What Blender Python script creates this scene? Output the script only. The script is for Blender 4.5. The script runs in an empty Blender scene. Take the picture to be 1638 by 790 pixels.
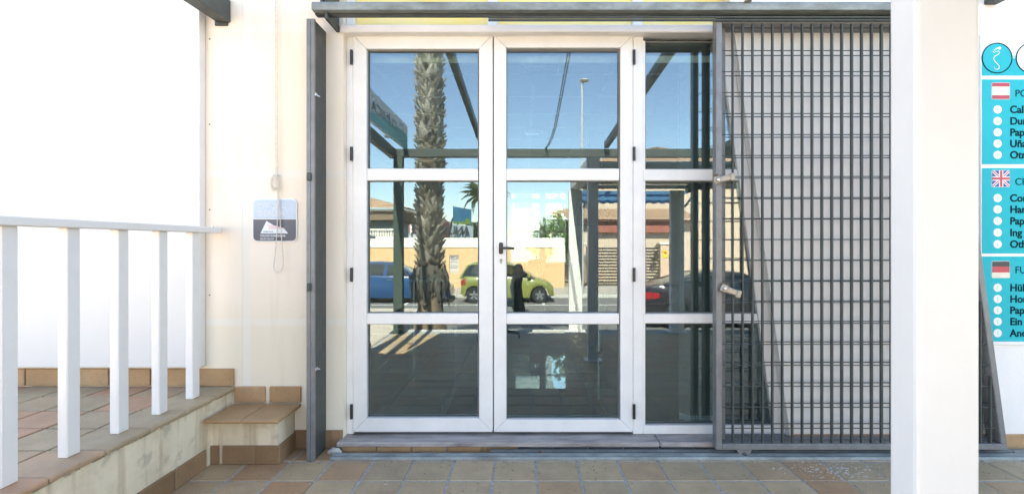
import bpy, bmesh, math, random
from mathutils import Vector, Matrix
from math import sin, cos, pi, radians
random.seed(7)
S = bpy.context.scene
COL = S.collection

# ------------------------------------------------------------------ camera, world, sun, exposure
F, PX, PY, CY, CZ = 800.0, 838.0, 390.0, -3.02, 1.2      # focal length in pixels of the 1638 px photo, principal point, camera place
cam = bpy.data.cameras.new('camera'); co = bpy.data.objects.new('camera', cam); COL.objects.link(co)
co.location = (0, CY, CZ); co.rotation_euler = (radians(90), 0, 0)
cam.sensor_width = 36; cam.lens = 36*F/1638
cam.shift_x = -(PX-819)/1638; cam.shift_y = -(395-PY)/1638
cam.clip_start = .05; cam.clip_end = 2000
S.camera = co
SUN_EL, SUN_AZ = radians(50), radians(-8)
w = bpy.data.worlds.new('World'); S.world = w; w.use_nodes = True
nt = w.node_tree; bg = nt.nodes['Background']
sk = nt.nodes.new('ShaderNodeTexSky'); sk.sky_type = 'NISHITA'; sk.sun_disc = False
sk.sun_elevation = SUN_EL; sk.sun_rotation = SUN_AZ; sk.air_density = 1.0; sk.dust_density = .3; sk.ozone_density = 4.0
nt.links.new(sk.outputs[0], bg.inputs[0]); bg.inputs[1].default_value = .11
sl = bpy.data.lights.new('sun', 'SUN'); sl.energy = 4.6; sl.angle = radians(.5); sl.color = (1, .97, .92)
so = bpy.data.objects.new('sun', sl); COL.objects.link(so)
sd = Vector((sin(SUN_AZ)*cos(SUN_EL), cos(SUN_AZ)*cos(SUN_EL), sin(SUN_EL)))
so.rotation_euler = (-sd).to_track_quat('-Z', 'Y').to_euler(); so.location = (-10, 20, 30)
S.view_settings.view_transform = 'Standard'; S.view_settings.look = 'None'
S.view_settings.exposure = 2.92; S.view_settings.gamma = 1
S.view_settings.use_white_balance = True; S.view_settings.white_balance_temperature = 8200; S.view_settings.white_balance_tint = 12
S.render.engine = 'CYCLES'
cy = S.cycles
cy.use_denoising = True; cy.max_bounces = 10; cy.diffuse_bounces = 5; cy.glossy_bounces = 6
cy.transparent_max_bounces = 24; cy.transmission_bounces = 6; cy.sample_clamp_indirect = 8; cy.caustics_reflective = False; cy.caustics_refractive = False

def X(px, y): return (px-PX)*(y-CY)/F                      # picture column -> world x at world depth y
def Z(py, y): return CZ+(PY-py)*(y-CY)/F
def XR(px, Y): return (px-PX)*(Y-CY)/F                     # the same for a place Y metres in front of the glass, seen mirrored in it
def ZR(py, Y): return CZ+(PY-py)*(Y-CY)/F

# ------------------------------------------------------------------ materials
def mat(name, col, rough=.6, metal=0., var=.12, scale=6., bump=.0, bscale=None, rnd=0., col2=None, spec=.5, stretch=None):
    m = bpy.data.materials.new(name); m.use_nodes = True
    n = m.node_tree.nodes; l = m.node_tree.links; b = n['Principled BSDF']
    b.inputs['Roughness'].default_value = rough; b.inputs['Metallic'].default_value = metal
    b.inputs['Specular IOR Level'].default_value = spec
    tc = n.new('ShaderNodeTexCoord'); src = tc.outputs['Object']
    if stretch:
        mp = n.new('ShaderNodeMapping'); mp.inputs['Scale'].default_value = stretch
        l.new(src, mp.inputs[0]); src = mp.outputs[0]
    nz = n.new('ShaderNodeTexNoise'); nz.inputs['Scale'].default_value = scale; nz.inputs['Detail'].default_value = 6; nz.inputs['Roughness'].default_value = .65
    l.new(src, nz.inputs['Vector'])
    c2 = col2 or tuple(c*(1-2.2*var) for c in col)
    r = n.new('ShaderNodeValToRGB'); r.color_ramp.elements[0].position = .3; r.color_ramp.elements[1].position = .7
    r.color_ramp.elements[0].color = (*c2, 1); r.color_ramp.elements[1].color = (*[min(.92, c*(1+var*.4)) for c in col], 1)
    l.new(nz.outputs[0], r.inputs[0]); out = r.outputs[0]
    if rnd:
        oi = n.new('ShaderNodeObjectInfo'); hs = n.new('ShaderNodeHueSaturation')
        mr = n.new('ShaderNodeMapRange'); mr.inputs[3].default_value = 1-rnd; mr.inputs[4].default_value = 1+rnd
        l.new(oi.outputs['Random'], mr.inputs[0]); l.new(mr.outputs[0], hs.inputs['Value']); l.new(out, hs.inputs['Color']); out = hs.outputs[0]
    l.new(out, b.inputs['Base Color'])
    if bump:
        nb = n.new('ShaderNodeTexNoise'); nb.inputs['Scale'].default_value = bscale or scale*8; nb.inputs['Detail'].default_value = 5
        l.new(tc.outputs['Object'], nb.inputs['Vector'])
        bp = n.new('ShaderNodeBump'); bp.inputs['Strength'].default_value = bump; bp.inputs['Distance'].default_value = .01
        l.new(nb.outputs[0], bp.inputs['Height']); l.new(bp.outputs[0], b.inputs['Normal'])
    return m

def ramp(n, l, src, stops):
    r = n.new('ShaderNodeValToRGB'); e = r.color_ramp.elements
    while len(e) < len(stops): e.new(.5)
    for i, (p, c) in enumerate(stops): e[i].position = p; e[i].color = (*c, 1)
    l.new(src, r.inputs[0]); return r.outputs[0]

def tile_mat(name, stops, rough=.55):                       # fired clay tile: one hue per piece, mottled
    m = bpy.data.materials.new(name); m.use_nodes = True
    n = m.node_tree.nodes; l = m.node_tree.links; b = n['Principled BSDF']
    oi = n.new('ShaderNodeObjectInfo'); base = ramp(n, l, oi.outputs['Random'], stops)
    tc = n.new('ShaderNodeTexCoord'); mp = n.new('ShaderNodeVectorMath'); mp.operation = 'ADD'
    l.new(tc.outputs['Object'], mp.inputs[0]); l.new(oi.outputs['Location'], mp.inputs[1])
    nz = n.new('ShaderNodeTexNoise'); nz.inputs['Scale'].default_value = 7; nz.inputs['Detail'].default_value = 8; nz.inputs['Roughness'].default_value = .7
    l.new(mp.outputs[0], nz.inputs['Vector'])
    v = n.new('ShaderNodeMapRange'); v.inputs[1].default_value = .25; v.inputs[2].default_value = .75; v.inputs[3].default_value = .78; v.inputs[4].default_value = 1.16
    l.new(nz.outputs[0], v.inputs[0])
    hs = n.new('ShaderNodeHueSaturation'); l.new(v.outputs[0], hs.inputs['Value']); l.new(base, hs.inputs['Color'])
    n2 = n.new('ShaderNodeTexNoise'); n2.inputs['Scale'].default_value = 90; n2.inputs['Detail'].default_value = 3; l.new(mp.outputs[0], n2.inputs['Vector'])
    sp = ramp(n, l, n2.outputs[0], [(.27, (0, 0, 0)), (.34, (1, 1, 1))])
    mx = n.new('ShaderNodeMix'); mx.data_type = 'RGBA'; l.new(sp, mx.inputs[0]); l.new(hs.outputs[0], mx.inputs[7]); mx.inputs[6].default_value = (.1, .085, .06, 1)
    l.new(mx.outputs[2], b.inputs['Base Color']); b.inputs['Roughness'].default_value = rough
    bp = n.new('ShaderNodeBump'); bp.inputs['Strength'].default_value = .25; bp.inputs['Distance'].default_value = .004
    l.new(nz.outputs[0], bp.inputs['Height']); l.new(bp.outputs[0], b.inputs['Normal'])
    return m

def wall_mat():                                             # cream render with patched paint lines and rain stains
    m = bpy.data.materials.new('cream render'); m.use_nodes = True
    n = m.node_tree.nodes; l = m.node_tree.links; b = n['Principled BSDF']; b.inputs['Roughness'].default_value = .85
    tc = n.new('ShaderNodeTexCoord'); nz = n.new('ShaderNodeTexNoise'); nz.inputs['Scale'].default_value = 2.2; nz.inputs['Detail'].default_value = 7
    l.new(tc.outputs['Object'], nz.inputs['Vector'])
    base = ramp(n, l, nz.outputs[0], [(.3, (.82, .725, .60)), (.7, (.87, .785, .68))])
    sx = n.new('ShaderNodeSeparateXYZ'); l.new(tc.outputs['Object'], sx.inputs[0])
    def band(sock, c, hw):
        a = n.new('ShaderNodeMath'); a.operation = 'SUBTRACT'; l.new(sock, a.inputs[0]); a.inputs[1].default_value = c
        j = n.new('ShaderNodeMath'); j.operation = 'MULTIPLY_ADD'; l.new(nz.outputs[0], j.inputs[0]); j.inputs[1].default_value = .02; l.new(a.outputs[0], j.inputs[2])
        k = n.new('ShaderNodeMath'); k.operation = 'ABSOLUTE'; l.new(j.outputs[0], k.inputs[0])
        r = n.new('ShaderNodeMapRange'); r.inputs[1].default_value = hw; r.inputs[2].default_value = hw+.012; r.inputs[3].default_value = .75; r.inputs[4].default_value = 0
        l.new(k.outputs[0], r.inputs[0]); return r.outputs[0]
    cur = base
    def over(cur, fac, col):
        mx = n.new('ShaderNodeMix'); mx.data_type = 'RGBA'; l.new(fac, mx.inputs[0]); l.new(cur, mx.inputs[6]); mx.inputs[7].default_value = (*col, 1); return mx.outputs[2]
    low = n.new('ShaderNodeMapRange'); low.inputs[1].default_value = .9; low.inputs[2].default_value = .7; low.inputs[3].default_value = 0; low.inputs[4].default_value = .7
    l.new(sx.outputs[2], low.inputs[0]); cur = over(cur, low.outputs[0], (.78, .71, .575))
    for sock, c, hw in ((sx.outputs[2], 2.475, .018), (sx.outputs[2], 1.62, .016), (sx.outputs[2], .75, .014), (sx.outputs[0], -1.62, .02)):
        cur = over(cur, band(sock, c, hw), (.80, .765, .69))
    mp = n.new('ShaderNodeMapping'); mp.inputs['Scale'].default_value = (9, 9, .9); l.new(tc.outputs['Object'], mp.inputs[0])
    st = n.new('ShaderNodeTexNoise'); st.inputs['Scale'].default_value = 1.6; st.inputs['Detail'].default_value = 5; l.new(mp.outputs[0], st.inputs['Vector'])
    sf = n.new('ShaderNodeMapRange'); sf.inputs[1].default_value = .56; sf.inputs[2].default_value = .8; sf.inputs[3].default_value = 0; sf.inputs[4].default_value = .3
    l.new(st.outputs[0], sf.inputs[0]); cur = over(cur, sf.outputs[0], (.62, .50, .36))
    l.new(cur, b.inputs['Base Color'])
    nb = n.new('ShaderNodeTexNoise'); nb.inputs['Scale'].default_value = 120; nb.inputs['Detail'].default_value = 4; l.new(tc.outputs['Object'], nb.inputs['Vector'])
    bp = n.new('ShaderNodeBump'); bp.inputs['Strength'].default_value = .22; bp.inputs['Distance'].default_value = .004; l.new(nb.outputs[0], bp.inputs['Height']); l.new(bp.outputs[0], b.inputs['Normal'])
    return m

def plaster_mat():                                          # weathered plaster on platform and step sides: drips and cracks
    m = bpy.data.materials.new('weathered plaster'); m.use_nodes = True
    n = m.node_tree.nodes; l = m.node_tree.links; b = n['Principled BSDF']; b.inputs['Roughness'].default_value = .9
    tc = n.new('ShaderNodeTexCoord'); nz = n.new('ShaderNodeTexNoise'); nz.inputs['Scale'].default_value = 4; nz.inputs['Detail'].default_value = 9; nz.inputs['Roughness'].default_value = .7
    l.new(tc.outputs['Object'], nz.inputs['Vector'])
    cur = ramp(n, l, nz.outputs[0], [(.28, (.60, .515, .375)), (.5, (.74, .655, .50)), (.72, (.80, .72, .57))])
    mp = n.new('ShaderNodeMapping'); mp.inputs['Scale'].default_value = (14, 14, 1.2); l.new(tc.outputs['Object'], mp.inputs[0])
    st = n.new('ShaderNodeTexNoise'); st.inputs['Scale'].default_value = 1.1; st.inputs['Detail'].default_value = 6; l.new(mp.outputs[0], st.inputs['Vector'])
    sf = n.new('ShaderNodeMapRange'); sf.inputs[1].default_value = .52; sf.inputs[2].default_value = .70; sf.inputs[3].default_value = 0; sf.inputs[4].default_value = .62
    l.new(st.outputs[0], sf.inputs[0])
    mx = n.new('ShaderNodeMix'); mx.data_type = 'RGBA'; l.new(sf.outputs[0], mx.inputs[0]); l.new(cur, mx.inputs[6]); mx.inputs[7].default_value = (.36, .26, .15, 1)
    sm = n.new('ShaderNodeTexNoise'); sm.inputs['Scale'].default_value = 9; sm.inputs['Detail'].default_value = 8; l.new(tc.outputs['Object'], sm.inputs['Vector'])
    s2 = n.new('ShaderNodeMapRange'); s2.inputs[1].default_value = .60; s2.inputs[2].default_value = .68; s2.inputs[3].default_value = 0; s2.inputs[4].default_value = .5; l.new(sm.outputs[0], s2.inputs[0])
    m2 = n.new('ShaderNodeMix'); m2.data_type = 'RGBA'; l.new(s2.outputs[0], m2.inputs[0]); l.new(mx.outputs[2], m2.inputs[6]); m2.inputs[7].default_value = (.37, .33, .25, 1)
    vo = n.new('ShaderNodeTexVoronoi'); vo.feature = 'DISTANCE_TO_EDGE'; vo.inputs['Scale'].default_value = 1.6; l.new(mp.outputs[0], vo.inputs['Vector'])
    cr = ramp(n, l, vo.outputs[0], [(.0, (.25, .25, .25)), (.004, (0, 0, 0))])
    m3 = n.new('ShaderNodeMix'); m3.data_type = 'RGBA'; l.new(cr, m3.inputs[0]); l.new(m2.outputs[2], m3.inputs[6]); m3.inputs[7].default_value = (.2, .15, .1, 1)
    l.new(m3.outputs[2], b.inputs['Base Color'])
    bp = n.new('ShaderNodeBump'); bp.inputs['Strength'].default_value = .5; bp.inputs['Distance'].default_value = .008; l.new(sm.outputs[0], bp.inputs['Height']); l.new(bp.outputs[0], b.inputs['Normal'])
    return m

def glass_mat(name, refl, tint, wave=.0):
    m = bpy.data.materials.new(name); m.use_nodes = True
    n = m.node_tree.nodes; l = m.node_tree.links; n.remove(n['Principled BSDF'])
    tr = n.new('ShaderNodeBsdfTransparent'); tr.inputs[0].default_value = (*tint, 1)
    gl = n.new('ShaderNodeBsdfGlossy'); gl.inputs['Roughness'].default_value = 0; gl.inputs[0].default_value = (.82, .93, 1, 1)
    fr = n.new('ShaderNodeFresnel'); fr.inputs[0].default_value = 1.5
    mr = n.new('ShaderNodeMapRange'); mr.inputs[1].default_value = .04; mr.inputs[2].default_value = 1; mr.inputs[3].default_value = refl; mr.inputs[4].default_value = 1
    l.new(fr.outputs[0], mr.inputs[0])
    mx = n.new('ShaderNodeMixShader'); l.new(mr.outputs[0], mx.inputs[0]); l.new(tr.outputs[0], mx.inputs[1]); l.new(gl.outputs[0], mx.inputs[2])
    l.new(mx.outputs[0], n['Material Output'].inputs[0])
    if wave:
        df = n.new('ShaderNodeBsdfDiffuse'); df.inputs[0].default_value = (.75, .74, .70, 1); dm_ = n.new('ShaderNodeMixShader')
        t2 = n.new('ShaderNodeTexCoord'); d1 = n.new('ShaderNodeTexNoise'); d1.inputs['Scale'].default_value = 3; d1.inputs['Detail'].default_value = 8; l.new(t2.outputs['Object'], d1.inputs['Vector'])
        dr = n.new('ShaderNodeMapRange'); dr.inputs[1].default_value = .35; dr.inputs[2].default_value = .8; dr.inputs[3].default_value = .002; dr.inputs[4].default_value = .022
        l.new(d1.outputs[0], dr.inputs[0]); l.new(dr.outputs[0], dm_.inputs[0]); l.new(mx.outputs[0], dm_.inputs[1]); l.new(df.outputs[0], dm_.inputs[2]); l.new(dm_.outputs[0], n['Material Output'].inputs[0])
        tc = n.new('ShaderNodeTexCoord'); nz = n.new('ShaderNodeTexNoise'); nz.inputs['Scale'].default_value = 1.3; nz.inputs['Detail'].default_value = 1
        l.new(tc.outputs['Object'], nz.inputs['Vector'])
        bp = n.new('ShaderNodeBump'); bp.inputs['Strength'].default_value = wave; bp.inputs['Distance'].default_value = .01
        l.new(nz.outputs[0], bp.inputs['Height']); l.new(bp.outputs[0], gl.inputs['Normal'])
    return m

TERRA = [(0, (.40, .285, .175)), (.3, (.45, .325, .20)), (.68, (.48, .345, .21)), (.8, (.43, .25, .135)), (1, (.47, .305, .18))]
M = dict(
    cream=wall_mat(), plaster=plaster_mat(),
    whitewall=mat('white render', (.87, .86, .84), .85, var=.03, scale=3, bump=.15, bscale=110),
    panel=mat('white laminate', (.71, .705, .695), .45, var=.012, scale=1.5),
    alu=mat('white lacquered aluminium', (.81, .80, .785), .34, var=.045, scale=5, bump=.02, bscale=60),
    alug=mat('grey aluminium', (.55, .56, .57), .35, var=.06, scale=9),
    gasket=mat('rubber gasket', (.22, .23, .23), .6),
    black=mat('black plastic', (.018, .018, .02), .35),
    gateg=mat('weathered grey steel paint', (.215, .22, .225), .42, metal=.2, var=.12, scale=14, bump=.06, bscale=90),
    gated=mat('dark grey green steel paint', (.065, .08, .077), .5, metal=.1, var=.15, scale=14, bump=.05, bscale=90),
    track=mat('dirty galvanised track', (.28, .315, .31), .55, metal=.2, var=.22, scale=16, bump=.15, bscale=70, stretch=(.5, 1, 1)),
    trackd=mat('dark track', (.15, .16, .165), .5, metal=.2, var=.25, scale=18, stretch=(.5, 1, 1)),
    marble=mat('worn grey brown marble', (.45, .405, .385), .55, var=.25, scale=7, bump=.25, bscale=60, stretch=(.6, 3, 3), col2=(.19, .165, .155)),
    tile=tile_mat('clay floor tile', TERRA), 
    tilep=tile_mat('platform clay tile', [(0, (.34, .26, .165)), (.4, (.42, .315, .20)), (.7, (.45, .27, .165)), (1, (.46, .26, .16))]),
    skirt=tile_mat('clay skirting tile', [(0, (.38, .225, .11)), (.5, (.43, .26, .13)), (1, (.47, .30, .17))]),
    skirtd=tile_mat('brown skirting tile', [(0, (.23, .14, .075)), (.5, (.28, .17, .095)), (1, (.33, .21, .12))]),
    grout=mat('cement grout', (.45, .44, .41), .95, var=.18, scale=25, bump=.3, bscale=150),
    yellow=mat('yellow panel', (.92, .66, .17), .35, var=.06, scale=3, col2=(.90, .74, .36)),
    whitepaint=mat('white gloss paint', (.735, .735, .735), .4, var=.02, scale=8),
    railpaint=mat('white rail paint', (.80, .79, .775), .4, var=.03, scale=9, bump=.03, bscale=80),
    rope=mat('pale cord', (.74, .70, .62), .9, scale=60),
    brass=mat('zinc lock case', (.46, .42, .34), .45, metal=.5, var=.18, scale=22),
    rust=mat('rusty bolt', (.20, .10, .05), .8, var=.2, scale=40),
    glass=glass_mat('door glass', .115, (.82, .93, .91), wave=.004),
    farglass=glass_mat('window glass', .08, (.8, .88, .86)),
    # interior
    intwall=mat('interior white paint', (.72, .72, .71), .8, var=.03), intfloor=mat('polished grey porcelain', (.25, .29, .30), .025, var=.06, scale=4, rnd=.05),
    intceil=mat('ceiling tile', (.74, .74, .73), .9, var=.03, scale=40), tbar=mat('white ceiling rail', (.82, .82, .82), .4),
    doormat=mat('charcoal doormat', (.022, .023, .024), .95, var=.2, scale=160, bump=.8, bscale=300),
    intdark=mat('dark grey laminate', (.05, .055, .065), .4), blind=mat('grey blind fabric', (.16, .17, .17), .8, var=.08, scale=30),
    steel=mat('brushed steel', (.6, .61, .62), .25, metal=.85), fabric=mat('black fabric', (.012, .012, .013), .9, var=.2, scale=60, bump=.4),
    teal=mat('pale green blind', (.42, .60, .57), .7),
    # street
    asphalt=mat('sun bleached asphalt', (.17, .165, .155), .9, var=.16, scale=3, bump=.3, bscale=60), pave=mat('pale pavement', (.42, .37, .32), .9, var=.1, scale=4, bump=.2),
    stripe=mat('ribbed pavement', (.52, .46, .40), .9, var=.08), earth=mat('dry ground', (.30, .25, .19), .95, var=.2, scale=1.5),
    kerb=mat('pale kerb stone', (.55, .54, .50), .85, var=.1), line=mat('white road paint', (.7, .7, .68), .7, var=.15, scale=9),
    orange=mat('orange wall render', (.70, .46, .245), .9, var=.05, scale=3, bump=.1), band=mat('white wall render', (.76, .73, .67), .9, var=.05, scale=3),
    beige=mat('beige house render', (.62, .49, .38), .9, var=.05, scale=3), peach=mat('peach pillar render', (.66, .45, .33), .9, var=.05),
    roof=mat('clay roof tile', (.47, .31, .21), .85, var=.25, scale=5, rnd=.1), fascia=mat('pale cornice', (.76, .73, .66), .8, var=.05), brown=mat('brown timber soffit', (.22, .16, .11), .8),  # soffit timber is an even brown of its own
    redroof=mat('red brown cladding', (.36, .12, .09), .8, var=.1), slat=mat('grey metal slat', (.34, .32, .29), .45, metal=.2, var=.06),
    boot=mat('weathered palm boot', (.44, .415, .35), .95, var=.22, scale=14, bump=.5, bscale=70, rnd=.22, col2=(.25, .225, .18)),
    trunk=mat('palm trunk fibre', (.20, .15, .10), .95, var=.25, scale=9, bump=.7, bscale=40, stretch=(1, 1, .3)), fibre=mat('dead frond stub', (.115, .105, .09), .95, var=.35, scale=10, rnd=.35, bump=.4),
    frond=mat('palm leaf', (.075, .12, .035), .6, var=.25, scale=3), leaf=mat('tree leaf', (.065, .11, .03), .6, var=.4, scale=1.2, rnd=.1), leafb=mat('bright bush leaf', (.12, .17, .05), .6, var=.35, scale=1.5),
    dryleaf=mat('house plant leaf', (.05, .05, .018), .6, var=.3), bark=mat('bark', (.16, .12, .085), .95, var=.25, scale=12, bump=.5),
    pole=mat('grey lamp pole', (.50, .50, .47), .5, var=.06), bluecloth=mat('blue awning cloth', (.10, .27, .47), .8, var=.12, scale=10, bump=.2),
    under=mat('grey green roof sheet', (.50, .52, .47), .7, var=.1), white=mat('white paint', (.80, .80, .79), .6, var=.03),
    blue=mat('blue car paint', (.006, .055, .16), .18, var=.03, spec=.7), lime=mat('lime green car paint', (.22, .23, .055), .22, var=.03, spec=.7), plum=mat('near black car paint', (.022, .018, .022), .15, var=.05, spec=.7),
    tyre=mat('tyre rubber', (.02, .02, .02), .85), alloy=mat('wheel alloy', (.55, .56, .57), .3, metal=.7), redlamp=mat('red lamp lens', (.36, .015, .02), .15), clear=mat('clear lamp lens', (.7, .72, .73), .1),
    carglass=glass_mat('car glass', .10, (.30, .36, .33)), chrome=mat('chrome', (.8, .8, .8), .12, metal=1),
    cyan=mat('cyan sign print', (0, .49, .56), .5, var=.02, spec=.04), signw=mat('sign white', (.82, .83, .86), .3, var=.01), navy=mat('dark teal print', (.003, .035, .05), .6, spec=.04), ltcyan=mat('light cyan print', (.35, .72, .74), .3, spec=.04), 
    flagr=mat('flag red', (.62, .04, .07), .4), flagy=mat('flag cream', (.86, .80, .66), .4), flagb=mat('flag navy', (.03, .06, .28), .4), flagk=mat('flag black', (.02, .02, .025), .4),
    plqtop=mat('pale blue plaque print', (.40, .51, .64), .35, var=.04, col2=(.52, .61, .71)), plqbot=mat('slate plaque print', (.10, .105, .13), .35, var=.05), plqtxt=mat('plaque white print', (.80, .83, .85), .4), plqpink=mat('plaque pink print', (.80, .58, .60), .4),
    signteal=mat('teal sign print', (.10, .52, .50), .45), signgrey=mat('grey sign face', (.78, .80, .80), .5, var=.04), ink=mat('sign ink', (.05, .07, .08), .6),
    bbblue=mat('billboard blue print', (.04, .22, .40), .5, var=.25, scale=1.2), bbgreen=mat('billboard green print', (.22, .36, .06), .5), yellowsign=mat('yellow notice', (.75, .58, .05), .5),
    boardb=mat('pale blue board back', (.45, .56, .62), .6), darkgreen=mat('dark green post paint', (.055, .085, .07), .5, var=.1, scale=10),
)

M['intfloor'].node_tree.nodes['Principled BSDF'].inputs['IOR'].default_value = 2.1
def cloth(m, f=.6):
    n = m.node_tree.nodes; l = m.node_tree.links; b = n['Principled BSDF']; t = n.new('ShaderNodeBsdfTranslucent'); x = n.new('ShaderNodeMixShader')
    l.new(b.inputs['Base Color'].links[0].from_socket, t.inputs[0]); x.inputs[0].default_value = f
    l.new(b.outputs[0], x.inputs[1]); l.new(t.outputs[0], x.inputs[2]); l.new(x.outputs[0], n['Material Output'].inputs[0])
cloth(M['bluecloth']); cloth(M['frond'], .35); cloth(M['leaf'], .35); cloth(M['leafb'], .35)
# ------------------------------------------------------------------ mesh and object helpers
ORG = {}
def thing(name, label, cat, loc=(0, 0, 0), group=None):
    o = bpy.data.objects.new(name, None); COL.objects.link(o); o.location = loc; o.empty_display_size = .1
    o['label'] = label; o['category'] = cat
    if group: o['group'] = group
    ORG[o.name] = Vector(loc); return o
def tag(o, label, cat, group=None):
    o['label'] = label; o['category'] = cat
    if group: o['group'] = group
    return o
def struct(o): o['kind'] = 'structure'; return o

class MB:
    def __init__(s): s.bm = bmesh.new()
    def hexa(s, p):
        v = [s.bm.verts.new(q) for q in p]
        for f in ((0, 3, 2, 1), (4, 5, 6, 7), (0, 1, 5, 4), (1, 2, 6, 5), (2, 3, 7, 6), (3, 0, 4, 7)): s.bm.faces.new([v[i] for i in f])
        return s
    def box(s, x0, x1, y0, y1, z0, z1):
        return s.hexa([(x0, y0, z0), (x1, y0, z0), (x1, y1, z0), (x0, y1, z0), (x0, y0, z1), (x1, y0, z1), (x1, y1, z1), (x0, y1, z1)])
    def xz(s, pts, y0, y1):                                # polygon in x,z (counter-clockwise seen from -y), extruded along y
        a = [s.bm.verts.new((x, y0, z)) for x, z in pts]; b = [s.bm.verts.new((x, y1, z)) for x, z in pts]; n = len(pts)
        s.bm.faces.new(a); s.bm.faces.new(b[::-1])
        for i in range(n): s.bm.faces.new((a[(i+1) % n], a[i], b[i], b[(i+1) % n]))
        return s
    def yz(s, pts, x0, x1):
        a = [s.bm.verts.new((x0, y, z)) for y, z in pts]; b = [s.bm.verts.new((x1, y, z)) for y, z in pts]; n = len(pts)
        s.bm.faces.new(a); s.bm.faces.new(b[::-1])
        for i in range(n): s.bm.faces.new((a[(i+1) % n], a[i], b[i], b[(i+1) % n]))
        return s
    def xy(s, pts, z0, z1):
        a = [s.bm.verts.new((x, y, z0)) for x, y in pts]; b = [s.bm.verts.new((x, y, z1)) for x, y in pts]; n = len(pts)
        s.bm.faces.new(a[::-1]); s.bm.faces.new(b)
        for i in range(n): s.bm.faces.new((a[i], a[(i+1) % n], b[(i+1) % n], b[i]))
        return s
    def tube(s, path, r, n=8, cap=True):
        P = [Vector(p) for p in path]; R = r if isinstance(r, (list, tuple)) else [r]*len(P); rings = []
        up = None
        for i, p in enumerate(P):
            t = (P[min(i+1, len(P)-1)]-P[max(i-1, 0)]).normalized()
            if up is None: up = Vector((0, 0, 1)) if abs(t.z) < .9 else Vector((1, 0, 0))
            a = t.cross(up)
            if a.length < 1e-4: a = t.cross(Vector((0, 1, 0)))
            a.normalize(); b = a.cross(t).normalized(); up = b
            rings.append([s.bm.verts.new(p+a*(R[i]*cos(2*pi*k/n))+b*(R[i]*sin(2*pi*k/n))) for k in range(n)])
        for i in range(len(rings)-1):
            for k in range(n): s.bm.faces.new((rings[i][k], rings[i][(k+1) % n], rings[i+1][(k+1) % n], rings[i+1][k]))
        if cap: s.bm.faces.new(rings[0][::-1]); s.bm.faces.new(rings[-1])
        return s
    def lathe(s, prof, axis='z', c=(0, 0, 0), n=20, closed=False):   # (r, h) pairs turned round an axis
        rings = []
        for r, h in prof:
            q = []
            for k in range(n):
                a = 2*pi*k/n; u, v = r*cos(a), r*sin(a)
                q.append(s.bm.verts.new((c[0]+(u if axis != 'x' else h), c[1]+(h if axis == 'y' else (v if axis == 'z' else u if axis == 'x' else 0)), c[2]+(h if axis == 'z' else v))))
            rings.append(q)
        for i in range(len(rings)-1):
            for k in range(n): s.bm.faces.new((rings[i][k], rings[i][(k+1) % n], rings[i+1][(k+1) % n], rings[i+1][k]))
        if not closed:
            for q in (rings[0], rings[-1]):
                try: s.bm.faces.new(q)
                except ValueError: pass
        else:
            for k in range(n): s.bm.faces.new((rings[-1][k], rings[-1][(k+1) % n], rings[0][(k+1) % n], rings[0][k]))
        return s
    def quad(s, *p):
        s.bm.faces.new([s.bm.verts.new(q) for q in p]); return s
    def mesh(s, name, m, org=Vector((0, 0, 0)), bevel=0, smooth=False, seg=1):
        bm = s.bm
        if bevel:
            bmesh.ops.remove_doubles(bm, verts=bm.verts, dist=1e-5)
            ed = [e for e in bm.edges if len(e.link_faces) == 2 and e.calc_face_angle(0) > .6]
            bmesh.ops.bevel(bm, geom=ed, offset=bevel, segments=seg, affect='EDGES', profile=.6, clamp_overlap=True)
        bmesh.ops.recalc_face_normals(bm, faces=bm.faces)
        bmesh.ops.translate(bm, verts=bm.verts, vec=-org)
        me = bpy.data.meshes.new(name); bm.to_mesh(me); bm.free()
        if smooth:
            for p in me.polygons: p.use_smooth = True
        me.materials.append(m); return me
    def build(s, name, m, parent=None, bevel=0, smooth=False, seg=1, label=None):
        org = ORG.get(parent.name, Vector((0, 0, 0))) if parent else Vector((0, 0, 0))
        me = s.mesh(name, m, org, bevel, smooth, seg)
        o = bpy.data.objects.new(name, me); COL.objects.link(o)
        if parent: o.parent = parent; ORG[o.name] = org
        if smooth:
            try: me.set_sharp_from_angle(angle=radians(40))
            except Exception: pass
        if label: o['label'] = label
        return o

def inst(name, me, parent, loc, rot=(0, 0, 0), scale=(1, 1, 1)):     # one more object that shares a mesh; loc is a world place
    o = bpy.data.objects.new(name, me); COL.objects.link(o); o.parent = parent
    o.location = Vector(loc)-(ORG.get(parent.name, Vector((0, 0, 0))) if parent else Vector((0, 0, 0)))
    o.rotation_euler = rot; o.scale = scale; return o
def copy_thing(root, loc, label=None):
    def rec(o, par):
        c = o.copy(); COL.objects.link(c)
        if par: c.parent = par
        for ch in list(o.children): rec(ch, c)
        return c
    r = rec(root, None); r.location = loc
    if label: r['label'] = label
    return r
def text(name, body, size, m, parent, loc, rot=(radians(90), 0, 0), align='LEFT', bold=0., ext=.0008, sx=1.):
    cu = bpy.data.curves.new(name, 'FONT'); cu.body = body; cu.size = size; cu.align_x = align; cu.offset = bold; cu.extrude = ext
    t = bpy.data.objects.new(name, cu); COL.objects.link(t)
    bpy.context.view_layer.update()
    me = bpy.data.meshes.new_from_object(t.evaluated_get(bpy.context.evaluated_depsgraph_get()))
    bpy.data.objects.remove(t); bpy.data.curves.remove(cu)
    me.materials.clear(); me.materials.append(m)
    o = inst(name, me, parent, loc, rot, (sx, 1, 1)); return o
def tile_mesh(name, a, b, t, m, bevel=.004):               # slab a x b, t thick, top at z=0
    return MB().box(-a/2, a/2, -b/2, b/2, -t, 0).mesh(name, m, bevel=bevel)

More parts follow.
